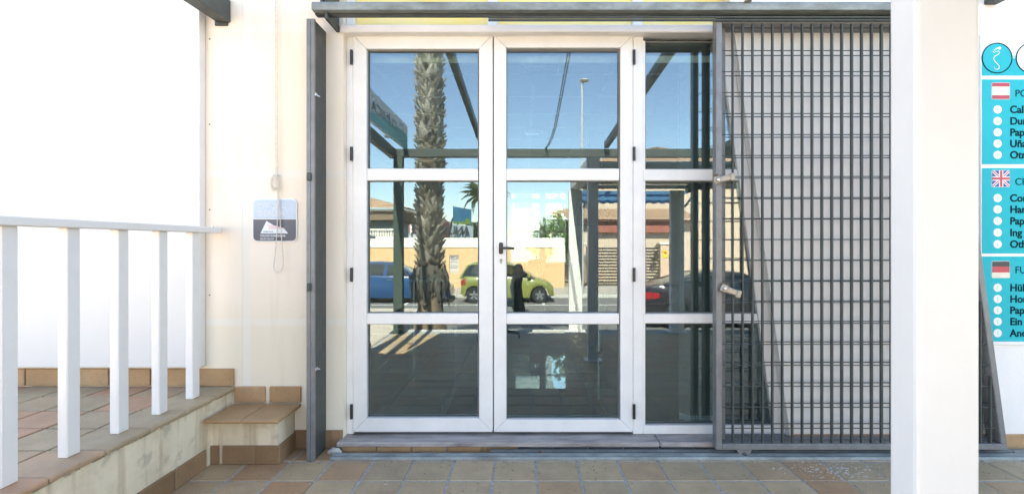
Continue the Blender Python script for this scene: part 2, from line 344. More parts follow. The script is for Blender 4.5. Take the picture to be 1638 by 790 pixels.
# ------------------------------------------------------------------ ground: terrace, street
WALL = -.084
TP = .225
terrace = struct(MB().box(-7, 9, -3.9, .0, -1.0, -.004).build('terrace', M['grout']))
tm = [tile_mesh('tile', TP-.012, TP-.012, .02, M['tile'], .003)]
x00 = X(857.2, X and (CY+960/350.)) % TP                     # joint phase read off the photograph
cols = [x00+TP*k for k in range(-9, 12)]
rows = [-.084-.175-TP*k for k in range(13)]                 # back edges of the rows
def rowjit(): return random.uniform(-.002, .002)
n_t = 0
for j, yb in enumerate(rows):
    for xl in cols:
        if xl+TP < -1.72 or xl > 2.9: continue
        o = inst('tile', tm[0], terrace, (xl+TP/2+rowjit(), yb-TP/2+rowjit(), random.uniform(-.0008, .0008)), (random.uniform(-.003, .003), random.uniform(-.003, .003), 0)); n_t += 1
# cut course under the tracks
cut = tile_mesh('tile', TP-.012, .163, .02, M['tile'], .003)
for xl in cols:
    if xl+TP < -1.4 or xl > 2.9: continue
    inst('tile', cut, terrace, (xl+TP/2, -.084-.085, 0)); n_t += 1
far = MB()
for j in range(15):
    yb = -.084-.175-TP*j
    for k in range(-31, 39):
        xl = x00+TP*k
        if yb-TP < -3.9: continue
        if j < 13 and -1.72 <= xl+TP and xl <= 2.9: continue
        if xl < -3.4 : continue
        if xl < -1.9: continue
        far.box(xl+.006, xl+TP-.006, yb-TP+.006, yb-.006, -.02, 0)
fo = far.build('tile_field', M['tile'], terrace); fo['kind'] = 'stuff'
MB().box(-7, 9, -3.98, -3.9, -1.0, .004).build('kerb', M['kerb'], terrace, bevel=.01)
fl = MB(); r_ = random.Random(12)
def chip(q, x, y, s):
    a0 = r_.uniform(0, 6.3); n = r_.randint(3, 5)
    q.xy([(x+s*r_.uniform(.5, 1)*cos(a0+2*pi*k/n)*1.5, y+s*r_.uniform(.5, 1)*sin(a0+2*pi*k/n)) for k in range(n)], .0003, .0012+s*.1)
for k in range(190):
    x = r_.gauss(1.62, .14); y = r_.gauss(-.36, .05)
    chip(fl, x, y, r_.choice((.002, .003, .004, .007)))
for k in range(14): chip(fl, r_.uniform(-1.3, 2.6), r_.uniform(-.6, -.27), r_.choice((.003, .005, .008)))
f2 = fl.build('paint_flecks', M['kerb'], terrace); f2['kind'] = 'stuff'
gr = MB()
for k in range(420): chip(gr, r_.uniform(-1.68, 2.9), -.27-abs(r_.gauss(0, .28)), r_.choice((.001, .0015, .002, .004)))
for k in range(160): chip(gr, r_.uniform(-1.68, 2.9), -.262+r_.gauss(0, .006), r_.choice((.0015, .002, .003)))
g2 = gr.build('grit', M['bark'], terrace); g2['kind'] = 'stuff'
walk = struct(MB().box(-7, -1.78, -6.2, -2.5, -.9, .006).build('pavement', M['stripe']))
rib = MB()
for k in range(46): rib.box(-6.9, -1.8, -2.55-.08*k-.05, -2.55-.08*k, .0, .013)
rb = rib.build('ribbed_paving', M['stripe'], walk); rb['kind'] = 'stuff'
road = struct(MB().box(-60, 60, -17.0, -3.98, -1.2, -.94).build('road', M['asphalt']))
for xl in (-9.2, -4.2, .7, 5.6):
    MB().box(xl-.05, xl+.05, -16.9, -14.6, -.94, -.936).build('bay_line', M['line'], road)
MB().box(-40, 40, -14.55, -14.45, -.94, -.936).build('bay_line', M['line'], road)
MB().box(-40, 40, -9.3, -9.2, -.94, -.936).build('lane_line', M['line'], road)
fp = struct(MB().box(-60, 60, -21.2, -17.0, -1.2, -.84).build('far_pavement', M['pave']))
MB().box(-60, 60, -17.0, -16.85, -1.2, -.835).build('kerb', M['kerb'], fp, bevel=.01)
ground = struct(MB().box(-900, 900, -900, 900, -1.6, -1.05).build('ground', M['earth']))

# ------------------------------------------------------------------ shop building
B = thing('shop_building', 'cream rendered shop front with white glazed double doors', 'building', (0, 0, 0))
OPL = -1.06
def xs(z): return 1.573-.138*z                              # slanting right edge of the opening
HT = 4.4; LX = -1.65  # unseen upper walls and roof step, shaped for their shadow on the terrace
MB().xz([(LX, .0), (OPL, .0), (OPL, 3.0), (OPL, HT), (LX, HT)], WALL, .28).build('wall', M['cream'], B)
MB().box(-7, LX-.001, WALL, .28, -.2, 2.85).build('wall', M['cream'], B)
MB().xz([(OPL, 3.0), (xs(3.0), 3.0), (xs(3.0), HT), (OPL, HT)], WALL, .28).build('wall', M['cream'], B)
MB().xz([(xs(-.2), -.2), (8, -.2), (8, HT), (xs(3.0), HT), (xs(3.0), 3.0)], WALL, .28).build('wall', M['whitewall'], B, label='white rendered front wall with a slanting edge')
# side and back walls, roof of the block
MB().box(-2.6, -2.32, .28, 7.2, -.2, 2.6).build('wall', M['intwall'], B)
MB().box(LX, LX+.2, .28, 7.2, 2.855, HT-.301).build('wall', M['cream'], B)
MB().box(3.2, 3.48, .28, 7.2, -.2, HT).build('wall', M['intwall'], B)
YB = 7.03
bx0, bx1, bz1 = -.42, .88, 2.25
MB().box(-2.32, bx0, YB, YB+.17, 0, 2.6).build('wall', M['intwall'], B)
MB().box(bx1, 3.2, YB, YB+.17, 0, 3.0).build('wall', M['intwall'], B)
MB().box(bx0, bx1, YB, YB+.17, bz1, 3.0).build('wall', M['intwall'], B)
MB().box(LX+.2, 3.2, YB, YB+.17, 3.0, HT-.301).build('wall', M['intwall'], B)
MB().box(LX, 3.2, .28, 7.2, HT-.3, HT-.003).build('roof', M['whitewall'], B)
MB().box(-7, LX-.001, .28, 7.2, 2.601, 2.85).build('roof', M['whitewall'], B)

# interior floor and ceiling, tiled
floor = struct(MB().box(-2.32, 3.2, .07, YB, -.1, -.006).build('floor', M['intdark']))
FT = .40
fm = MB().box(-FT/2+.002, FT/2-.002, -FT/2+.002, FT/2-.002, -.006, 0).mesh('tile', M['intfloor'], bevel=.001)
for j in range(17):
    for i in range(13):
        inst('tile', fm, floor, (-2.0+FT*i, .28+FT*j, 0))
CH = 2.53
ceil = struct(MB().box(-2.32, 3.2, .28, YB, CH+.02, CH+.05).build('ceiling', M['intwall']))
cm = MB().box(-.288, .288, -.288, .288, 0, .018).mesh('ceiling_tile', M['intceil'])
for j in range(11):
    for i in range(9): inst('ceiling_tile', cm, ceil, (-2.02+.6*i, .6+.6*j, CH+.001))
for i in range(10): MB().box(-2.32+.6*i-.012, -2.32+.6*i+.012, .28, YB, CH-.006, CH).build('ceiling_rail', M['tbar'], ceil)
for j in range(12): MB().box(-2.32, 3.2, .3+.6*j-.012, .3+.6*j+.012, CH-.008, CH-.001).build('ceiling_rail', M['tbar'], ceil)

# frame of the glazed front
FY = -.03
def zf(py): return Z(py, FY)
def xf(px): return X(px, FY)
zt, zb = zf(57), zf(694)
fr = MB().box(OPL, xf(565), FY, .05, zb, zf(40)).build('door_frame', M['alu'], B, bevel=.003)
MB().box(xf(1012.5), xf(1029), FY, .05, zb, zf(57)).build('door_frame', M['alu'], B, bevel=.003)
MB().xz([(OPL+.003, zf(57)+.001), (xs(2.46)-.002, zf(57)+.001), (xs(2.5)-.002, zf(45)), (OPL+.003, zf(45))], FY+.004, .05).build('head_rail', M['alu'], B, bevel=.002)
MB().xz([(-1.075, 2.434), (xs(2.45)+.01, 2.434), (xs(2.5)+.005, 2.479), (-1.075, 2.479)], -.1, -.004).build('drip_rail', M['alu'], B, bevel=.005)
MB().box(-1.05, xs(2.45)-.01, FY-.012, FY-.0005, 2.444, 2.4475).build('seal', M['rust'], B)
# transom: yellow panels between white mullions
for a, b in ((551, 567), (780, 796), (1012, 1028)):
    MB().box(max(OPL+.002, xf(a)), xf(b), FY-.004, .05, 2.499, 2.998).build('mullion', M['alu'], B, bevel=.003)
for a, b in ((567, 780), (796, 1012)):
    MB().box(xf(a)+.001, xf(b)-.001, .0, .012, 2.499, 2.998).build('transom_panel', M['yellow'], B)
MB().xz([(xf(1028)+.001, 2.499), (xs(2.5)-.003, 2.499), (xs(2.99)-.003, 2.997), (xf(1028)+.001, 2.997)], .0, .012).build('transom_panel', M['yellow'], B)

def mitred(x0, x1, z0, z1, wd, y0, y1):                     # four mitred frame pieces
    g = .0006
    a, b, c, d = x0+wd, x1-wd, z0+wd, z1-wd
    return (('stile', [(x0, z0+g), (a, c+g), (a, d-g), (x0, z1-g)]), ('stile', [(x1, z0+g), (x1, z1-g), (b, d-g), (b, c+g)]),
            ('rail', [(x0+g, z0), (x1-g, z0), (b-g, c), (a+g, c)]), ('rail', [(x0+g, z1), (a+g, d), (b-g, d), (x1-g, z1)]))
RWS = [(80, 270), (289, 501), (518, 670)]
def leaf(px0, px1, g0, g1, hinge_px, label, handle=False):
    x0, x1, z0, z1 = xf(px0), xf(px1), zf(690), zf(57.5)
    wd = xf(g0)-x0
    d = MB().box(x0+.03, x1-.03, -.004, .04, z0+.0005, z0+.02).build('door', M['alu'], B, label=label)
    for nm, p in mitred(x0, x1, z0, z1, wd, 0, 0): MB().xz(p, FY-.008, .045).build(nm, M['alu'], d, bevel=.0035)
    ga, gb = xf(g0), xf(g1)
    for (t0, b0), (t1, b1) in zip(RWS[:-1], RWS[1:]):
        MB().box(ga+.0006, gb-.0006, FY-.006, .044, zf(t1), zf(b0)).build('glazing_bar', M['alu'], d, bevel=.003)
    for i, (t, b) in enumerate(RWS):
        za, zc = max(zf(b), z0+wd), min(zf(t), z1-wd)
        gk = MB()
        for q in ((ga, ga+.004, za, zc), (gb-.004, gb, za, zc)): gk.box(q[0], q[1], -.014, .014, q[2], q[3])
        gk.box(ga+.004, gb-.004, -.014, .014, za, za+.004); gk.box(ga+.004, gb-.004, -.014, .014, zc-.004, zc)
        gk.build('gasket', M['gasket'], d)
        MB().box(ga+.001, gb-.001, -.003, .003, za+.001, zc-.001).build('pane', M['glass'], d)
    for a, b in ((82, 105), (236, 258), (428, 450), (645, 668)):
        c = xf(hinge_px)
        MB().tube([(c, FY-.016, zf(b)), (c, FY-.016, zf(a))], .0085, 8).build('hinge', M['black'], d)
    if handle:
        hx, hz = xf(801.5), zf(397)
        MB().box(hx-.012, hx+.012, FY-.022, FY-.008, hz-.034, hz+.034).build('handle_plate', M['black'], d, bevel=.005)
        MB().tube([(hx, FY-.01, hz+.002), (hx, FY-.058, hz+.002), (hx+.012, FY-.062, hz+.002), (hx+.08, FY-.06, hz-.001)], .007, 8).build('handle', M['black'], d, smooth=True)
        MB().lathe([(.009, 0), (.009, -.006), (.007, -.007)], 'y', (hx, FY-.008, zf(416)), 14).box(hx-.004, hx+.004, FY-.015, FY-.008, zf(421.5), zf(417)).build('keyhole', M['brass'], d)
    return d
leaf(565, 788.3, 587, 765, 563.5, 'left glazed door leaf with hinges on its left')
leaf(790, 1012, 810, 990.5, 1013.5, 'right glazed door leaf with a black lever handle', True)
# fixed side light with slanting right jamb
sw = MB().box(xf(1029)+.0005, xf(1029)+.012, FY+.004, .045, zf(680), zf(65)).build('window', M['alu'], B, label='fixed side window with a slanting right jamb')
jw = .068
def xj(z): return xs(z)-jw
MB().xz([(xj(.05), zb), (xs(.05)-.002, zb), (xs(2.45)-.002, 2.449), (xj(2.45), 2.449)], FY-.002, .05).build('jamb', M['alu'], sw, bevel=.003)
P3 = [(65, 271), (289, 502), (517, 680)]
MB().xz([(xf(1029)+.001, zb), (xj(.05)-.001, zb), (xj(.1)-.001, zf(680)), (xf(1029)+.001, zf(680))], FY, .05).build('rail', M['alu'], sw, bevel=.003)
for (t0, b0), (t1, b1) in zip(P3[:-1], P3[1:]):
    MB().xz([(xf(1029)+.001, zf(t1)), (xj(zf(t1))-.001, zf(t1)), (xj(zf(b0))-.001, zf(b0)), (xf(1029)+.001, zf(b0))], FY, .05).build('glazing_bar', M['alu'], sw, bevel=.003)
for t, b in P3:
    za, zc = zf(b)+.001, min(zf(t), 2.447)
    MB().xz([(xf(1029)+.013, za), (xj(za)-.001, za), (xj(zc)-.001, zc), (xf(1029)+.013, zc)], -.003, .003).build('pane', M['glass'], sw)
    MB().box(xf(1029)+.0125, xf(1029)+.018, -.014, .014, za, zc).build('gasket', M['gasket'], sw)
    MB().box(xf(1029)+.018, xj(za)-.002, -.014, .014, za, za+.006).build('gasket', M['gasket'], sw)
    MB().box(xf(1029)+.018, xj(zc)-.002, -.014, .014, zc-.006, zc).build('gasket', M['gasket'], sw)

# threshold and its tile course
th = MB()
th.box(-1.078, .78, -.152, .065, .034, .062); th.box(.783, 1.62, -.154, .065, .034, .063)
th.build('threshold', M['marble'], B, bevel=.006)
MB().box(-1.06, 1.6, -.12, .05, .0, .033).build('threshold_bed', M['grout'], B)
cm3 = MB().box(-.098, .098, -.01, .0, -.016, .016).mesh('tile', M['trackd'], bevel=.002)
cm2 = MB().box(-.098, .098, -.01, .0, -.016, .016).mesh('tile', M['skirt'], bevel=.002)
for k in range(13): inst('tile', cm2 if k < 5 else cm3, B, (-.955+.204*k, -.121, .0165))
# skirting on the front wall
sk2 = MB().box(-.108, .108, -.011, 0, -.055, .055).mesh('skirting_tile', M['skirtd'], bevel=.003)
for k, xx in enumerate((-1.235,)): inst('skirting_tile', sk2, B, (xx, WALL, .056))
o = inst('skirting_tile', sk2, B, (-1.094, WALL, .056)); o.scale = (.30, 1, 1)
sk3 = MB().box(-.137, .137, -.011, 0, -.043, .043).mesh('skirting_tile', M['skirt'], bevel=.003)
for k in range(14):
    xx = 1.72+.285*k
    inst('skirting_tile', sk3, B, (xx, WALL, .044))

# ------------------------------------------------------------------ raised platform, step, railing on the left
PZ = .367; PE = -1.71
plat = struct(MB().box(-3.7, PE-.012, -2.5, WALL-.002, -.2, PZ-.024).build('raised_platform', M['grout']))
MB().box(PE-.012, PE, -2.5, WALL-.002, .0, PZ-.022).build('plaster_face', M['plaster'], plat)
mortar = mat('chipped mortar', (.62, .57, .48), .95, var=.3, scale=22, col2=(.09, .07, .05), bump=.6, bscale=60)
ml = MB(); rr_ = random.Random(5); y = -2.5; pp_ = []
while y < WALL-.02:
    d = rr_.uniform(.001, .011); h = rr_.uniform(.004, .011); y2 = y+rr_.uniform(.015, .07)
    ml.box(PE, PE+d, y, min(y2, WALL-.003), PZ-.022-h, PZ-.0225); y = y2+.0005
ml.build('mortar_line', mortar, plat)
pm = tile_mesh('tile', .228, .228, .02, M['tilep'], .003)
pe = tile_mesh('nosing_tile', .238, .236, .022, M['tilep'], .006)
for j in range(10):
    yc = WALL-.012-.06-.24*j
    for i in range(8):
        xc = PE+.022-.12-.24*i
        if i == 0: inst('nosing_tile', pe, plat, (xc, yc, PZ), (random.uniform(-.004, .004), random.uniform(-.004, .004), 0))
        else: inst('tile', pm, plat, (xc, yc, PZ-.001+random.uniform(-.001, .001)), (random.uniform(-.004, .004), random.uniform(-.004, .004), 0))
fs = MB().box(-.118, .118, -.012, 0, -.05, .05).mesh('skirting_tile', M['skirt'], bevel=.003)
for i in range(8): inst('skirting_tile', fs, plat, (PE-.105-.245*i, WALL-.001, PZ+.054))
ss = MB().box(0, .012, -.118, .118, -.05, .05).mesh('skirting_tile', M['skirtd'], bevel=.003)
for j in range(9): inst('skirting_tile', ss, plat, (PE, -.46-.246*j, .051))
SX, SZ, SYF = -1.345, .27, CY+2.735
step = struct(MB().box(PE, SX, SYF, WALL-.002, 0, SZ-.02).build('step', M['plaster']))
stp = MB().box(-.105, .105, -.142, .142, -.02, 0).mesh('tile', M['skirt'], bevel=.005)
for i in range(2):
    o = inst('tile', stp, step, (PE+.105+.012+.196*i, WALL-.012-.142, SZ)); o.scale = (.93, 1, 1)
sf1 = MB().box(-.087, .087, -.012, 0, -.05, .05).mesh('skirting_tile', M['skirtd'], bevel=.003)
inst('skirting_tile', sf1, step, (PE+.045-.02, SYF, .051)).scale = (.25, 1, 1)
inst('skirting_tile', sf1, step, (PE+.155, SYF, .051)).scale = (1.02, 1, 1)
inst('skirting_tile', sf1, step, (PE+.307, SYF, .051)).scale = (.72, 1, 1)
sf2 = MB().box(0, .012, -.098, .098, -.05, .05).mesh('skirting_tile', M['skirtd'], bevel=.003)
inst('skirting_tile', sf2, step, (SX, (SYF+WALL)/2-.006, .051))
bk = MB().box(-.099, .099, -.012, 0, -.047, .047).mesh('skirting_tile', M['skirt'], bevel=.003)
for i in range(2): inst('skirting_tile', bk, step, (PE+.1+.005+.208*i, WALL, SZ+.05)).scale = (.93, 1, 1)

railing = thing('railing', 'white painted metal railing on the tiled platform edge', 'railing', (-1.79, -.1, PZ))
MB().box(-1.83, -1.752, -2.9, -.115, 1.262, 1.296).build('handrail', M['railpaint'], railing, bevel=.004)
bal = MB().box(-.02, .02, -.03, .03, 0, 1.262-PZ).mesh('baluster', M['railpaint'], bevel=.004)
for k in range(9):
    y = CY+2.73-.2455*k-.02
    inst('baluster', bal, railing, (-1.795, y, PZ))
    MB().box(-1.803, -1.787, y-.012, y+.012, 1.252, 1.2625).build('weld_plate', M['rust'], railing)
MB().tube([(-1.79, -.145, 1.296), (-1.79, -.145, 1.308)], .006, 8).tube([(-1.77, -.14, 1.296), (-1.77, -.14, 1.305)], .005, 8).build('bolt', M['steel'], railing)

pn = thing('wall_panel', 'large glossy white panel fixed to the wall above the platform', 'panel', (-2.7, -.11, .487))
MB().box(-3.72, -1.885, -.14, WALL-.003, .489, 2.82).build('board', M['panel'], pn, bevel=.002)
MB().box(-1.884, -1.868, -.142, WALL-.003, .489, 2.82).build('edge_trim', M['alu'], pn, bevel=.002)
for z in (.9, 1.4, 1.9, 2.4):
    MB().lathe([(.004, 0), (.004, -.003)], 'y', (-1.862+.018, WALL, z), 8).build('screw', M['rust'], pn)

# ------------------------------------------------------------------ plaque and cord
pq = thing('plaque', 'square OFFICIAL DEALER plaque with rounded corners on the cream wall', 'sign', (X(440, WALL), WALL, Z(352, WALL)))
qx0, qx1, qz0, qz1 = X(405, WALL), X(476, WALL), Z(387, WALL), Z(318, WALL)
def rrect(x0, x1, z0, z1, r, n=5, corners=(1, 1, 1, 1)):
    p = []
    for (cx, cz, a0, on) in ((x0, z0, 180, corners[0]), (x1, z0, 270, corners[1]), (x1, z1, 0, corners[2]), (x0, z1, 90, corners[3])):
        if not on: p.append((cx, cz)); continue
        ccx = cx+r if a0 in (180, 90) else cx-r; ccz = cz+r if a0 in (180, 270) else cz-r
        for k in range(n+1):
            a = radians(a0+90*k/n); p.append((ccx+r*cos(a), ccz+r*sin(a)))
    return p
MB().xz(rrect(qx0, qx1, qz0, qz1, .03), WALL-.008, WALL).build('backing', M['signw'], pq)
e = .006; qm = Z(350.5, WALL)
MB().xz(rrect(qx0+e, qx1-e, qm+.002, qz1-e, .025, corners=(0, 0, 1, 1)), WALL-.010, WALL-.008).build('upper_field', M['plqtop'], pq)
MB().xz(rrect(qx0+e, qx1-e, qz0+e, qm-.002, .025, corners=(1, 1, 0, 0)), WALL-.010, WALL-.008).build('lower_field', M['plqbot'], pq)
tw = WALL-.0108
text('lettering', 'OFFICIAL', .040, M['plqtxt'], pq, (X(413.5, WALL), tw, Z(333.5, WALL)), sx=.98)
text('lettering', 'DEALER', .0445, M['plqtxt'], pq, (X(413.5, WALL), tw, Z(345.6, WALL)), sx=1.02)
text('lettering', 'TOLDOS GUARDAMAR', .0155, M['plqtxt'], pq, (X(417.5, WALL), tw, Z(378.6, WALL)), bold=.0004, sx=.92)
text('lettering', 'GRUPO SALVAT', .0135, M['plqtxt'], pq, (X(417.5, WALL), tw, Z(383.4, WALL)), bold=.0003, sx=.86)
def PQ(zx, zz): return (X(400+zx*82/810., WALL), Z(312+zz*80/790., WALL))
MB().xz([PQ(180, 608), PQ(275, 410), PQ(380, 475), PQ(550, 525), PQ(615, 608)], tw-.0008, tw+.0005).build('sail_emblem', M['plqtxt'], pq)
MB().xz([PQ(245, 465), PQ(380, 475), PQ(555, 530), PQ(300, 545), PQ(320, 500)][::-1], tw-.0016, tw-.0009).build('sail_emblem', M['plqpink'], pq)
text('lettering', 'GUARDAMAR', .0105, M['plqbot'], pq, (X(422, WALL), tw-.001, Z(371.5, WALL)), sx=.95)

cd = thing('pull_cord', 'pale awning pull cord hanging in a loop over the plaque', 'cord', (X(445, WALL), WALL, Z(435, WALL)))
def CP(px, py, dy=.022): return (X(px, WALL), WALL-dy, Z(py, WALL))
MB().tube([CP(443.5, -60), CP(443.7, 100), CP(444.3, 279)], .0022, 6).build('cord', M['rope'], cd)
MB().tube([CP(446, -60), CP(446.2, 100), CP(446.8, 285), CP(447.5, 330), CP(446, 370), CP(443.2, 405), CP(441, 424), CP(442, 432), CP(446, 435.5), CP(452, 434), CP(456, 424), CP(455, 400), CP(451.5, 360), CP(449.2, 320), CP(448, 290)], .0024, 6).build('cord', M['rope'], cd, smooth=True)
kn = MB()
for k in range(4):
    dx = k*1.6-2.4
    kn.tube([CP(442+dx, 280, .02+.004*k), CP(439+dx, 286, .024+.004*k), CP(438.5+dx, 297, .026+.004*k), CP(441.5+dx, 306, .026), CP(445+dx*.5, 303, .024), CP(446+dx*.3, 291, .022), CP(444+dx*.2, 281, .02)], .0022, 6)
kn.build('cord_hank', M['rope'], cd, smooth=True)
MB().box(X(443.4, WALL), X(446, WALL), WALL-.02, WALL, Z(283, WALL), Z(280, WALL)).build('cleat', M['whitepaint'], cd, bevel=.001)

# ------------------------------------------------------------------ sliding grille gates, post, tracks
GZ0, GZ1 = .047, 2.468
def xg(z, off=0): return 2.71+off-.135*(z-.07)
rodz = [2.285-.1178*k for k in range(19)]
def gate(yf, xl, off, label, locks):
    g = thing('sliding_gate', label, 'gate', (xl, yf, 0), 'sliding grille gates in front of the shop')
    y0, y1 = yf, yf+.058; fw = .034
    MB().box(xl, xl+fw, y0, y1, GZ0, GZ1).build('frame_post', M['gateg'], g, bevel=.003)
    MB().xz([(xl+fw+.0005, GZ1-fw), (xg(GZ1-fw, off)-.0005, GZ1-fw), (xg(GZ1, off), GZ1), (xl+fw+.0005, GZ1)], y0+.001, y1).build('frame_rail', M['gateg'], g, bevel=.003)
    MB().xz([(xl+fw+.0005, GZ0), (xg(GZ0, off), GZ0), (xg(GZ0+fw, off)-.0005, GZ0+fw), (xl+fw+.0005, GZ0+fw)], y0+.001, y1).build('frame_rail', M['gateg'], g, bevel=.003)
    a, b = GZ0+fw+.0005, GZ1-fw-.0005
    MB().xz([(xg(a, off)-fw, a), (xg(a, off), a), (xg(b, off), b), (xg(b, off)-fw, b)], y0+.001, y1).build('frame_post', M['gateg'], g, bevel=.003)
    x = xl+(.098 if locks else .083)
    yb0 = y0+.006
    while x < xg(a, off)-fw-.02:
        top = min(b, .07+(2.71+off-fw-x)/.135-.004)
        MB().box(x-(.0040 if locks else .002), x+(.0040 if locks else .002), yb0, yb0+(.018 if locks else .006), a, top).build('bar', M['gated'], g, bevel=.001)
        x += .0557 if locks else .0573
    for z in rodz:
        MB().tube([(xl+fw, yb0+.008, z), (xg(z, off)-fw, yb0+.008, z)], .0029, 6).build('rod', M['gated'], g)
    for px in (1192, 1500):
        cx = X(px, yf)+(xl-1.077)
        MB().xz([(cx-.044, GZ0-.002), (cx-.02, .004), (cx+.02, .004), (cx+.044, GZ0-.002)][::1], y0+.008, y0+.04).build('roller', M['gateg'], g, bevel=.002)
        MB().lathe([(.012, 0), (.012, -.008), (.008, -.011)], 'y', (cx, y0+.008, .02), 12).build('roller_bolt', M['gated'], g)
        MB().xz([(cx-.022, GZ1+.002), (cx+.022, GZ1+.002), (cx+.042, GZ1+.042), (cx-.042, GZ1+.042)], y0+.012, y0+.02).build('hanger_plate', M['brass'], g)
        for dx in (-.014, .014): MB().lathe([(.006, 0), (.006, -.005)], 'y', (cx+dx, y0+.012, GZ1+.016), 8).build('bolt', M['steel'], g)
    if locks:
        for (ax, ay, bx, by) in ((1141, 290, 1171, 283), (1152, 459, 1181, 470)):
            h = Vector((X(bx, yf)-X(ax, yf), 0, Z(by, yf)-Z(ay, yf))); L = h.length; h.normalize(); u = Vector((-h.z, 0, h.x))
            if u.z < 0: u = -u
            p0 = Vector((X(ax, yf), y0-.012, Z(ay, yf)))
            def hx(s0, s1, u0, u1, d0, d1):
                return [p0+h*s+u*q+Vector((0, d, 0)) for d in (d1, d0) for s, q in ((s0, u0), (s1, u0), (s1, u1), (s0, u1))]
            lk = MB().hexa(hx(.0, L, -.017, .017, -.012, .012)).build('lock_case', M['brass'], g, bevel=.005)
            MB().hexa(hx(-.006, .03, -.022, .022, -.022, -.012)).build('lock_ear', M['brass'], lk, bevel=.006)
            MB().hexa(hx(L-.02, L+.006, -.024, .02, -.02, .014)).build('lock_ear', M['brass'], lk, bevel=.005)
            c = p0+h*.012
            MB().lathe([(.011, 0), (.011, -.014), (.007, -.017)], 'y', (c.x, c.y-.022, c.z), 12).build('lock_bolt', M['steel'], lk)
            MB().tube([p0+u*.01, p0+u*.03+h*.012+Vector((0, .006, 0)), p0+u*.03+h*.03+Vector((0, .014, 0))], .006, 8).build('lock_hook', M['rust'], lk)
    return g
gate(-.22, 1.077, 0, 'front sliding grille gate of grey steel bars with two locks', True)
gate(-.148, 1.077+.047, .03, 'rear grille gate half hidden behind the front gate', False)

gp = thing('gate_post', 'tall grey steel gate post standing against the cream wall', 'post', (-1.18, -.19, 0))
gx0, gx1 = X(490, CY+2.767), X(503, CY+2.767)
MB().box(gx0, (gx0+gx1)/2-.0006, -.253, -.235, .0, 2.445).build('front_flange', M['gateg'], gp, bevel=.0015)
MB().box((gx0+gx1)/2+.0006, gx1, -.253, -.235, .0, 2.445).build('front_flange', M['gateg'], gp, bevel=.0015)
MB().box(gx0+.003, gx1-.001, -.234, WALL-.002, .0, 2.44).build('web', M['gated'], gp, bevel=.002)
for py, nm in ((283, 0), (459, 0)):
    z = Z(py, -.25); cx = (gx0+gx1)/2-.006
    MB().box(cx-.012, cx+.012, -.266, -.2532, z-.022, z+.022).build('keep', M['gated'], gp, bevel=.004)
for py in (151, 590):
    z = Z(py, -.25); cx = gx1
    MB().box(cx+.0005, cx+.008, -.25, -.225, z-.008, z+.008).tube([(cx, -.235, z-.004), (cx+.02, -.225, z-.006)], .005, 8).build('stop_bolt', M['steel'], gp)

tt = thing('gate_track', 'grey steel head track running above the glazed doors', 'track', (.5, -.25, 2.5))
prof = [(-.285, 2.478), (-.247, 2.476), (-.247, 2.52), (-.262, 2.528), (-.28, 2.524), (-.287, 2.51)]
MB().yz(prof, X(500, -.27), 2.35).build('face_profile', M['track'], tt, bevel=.002, smooth=False)
MB().box(X(502, -.26), 2.35, -.246, -.205, 2.470, 2.4755).box(X(502, -.26), 2.35, -.246, -.24, 2.476, 2.52).build('channel', M['gated'], tt)
for zz, yy in ((2.452, -.245), (2.440, -.236)): MB().box(X(781, -.24), 2.35, yy, yy+.012, zz, zz+.0105).build('guide_rail', M['gated'], tt, bevel=.001)
for px in (517, 524): MB().box(X(px, -.24)-.008, X(px, -.24)+.008, -.262, WALL, 2.44 if px == 524 else 2.53, 2.66).build('bracket', M['gated'], tt)
MB().tube([(X(1195, -.28), -.292, 2.52), (X(1195, -.28), -.29, 2.58)], .02, 8).build('bracket', M['brass'], tt)
bt = thing('floor_track', 'long galvanised bottom track set on the clay tiles', 'track', (.8, -.22, 0))
MB().yz([(-.246, .0005), (-.19, .0005), (-.19, .019), (-.205, .024), (-.222, .017), (-.24, .017)], X(528, -.24), 3.9).build('rail', M['track'], bt, bevel=.0015)
MB().yz([(-.183, .0005), (-.155, .0005), (-.155, .026), (-.168, .030), (-.18, .024)], X(783, -.17), 2.79).build('rail', M['trackd'], bt, bevel=.0015)
MB().tube([(X(865, -.19), -.186, .006), (X(865, -.19), -.186, .03)], .008, 8).build('stop', M['rust'], bt)
rub = tag(MB().tube([(-1.12, -.15, .006), (-1.09, -.155, .016), (-1.06, -.165, .02), (-1.04, -.17, .008)], [.012, .02, .016, .01], 7).build('cement_lump', M['kerb'], None, smooth=True), 'small lump of cement rubble by the gate post foot', 'rubble')

# ------------------------------------------------------------------ white pillar
pl = thing('pillar', 'white square post of the canopy, closest to the viewer', 'pillar', (.716, -2.15, 0), 'white canopy posts')
MB().box(.659, .7665, -2.180, -2.118, .012, 1.92).build('shaft', M['whitepaint'], pl, bevel=.007, seg=2)
MB().box(.62, .806, -2.22, -2.078, 0, .0115).build('base_plate', M['whitepaint'], pl, bevel=.002)

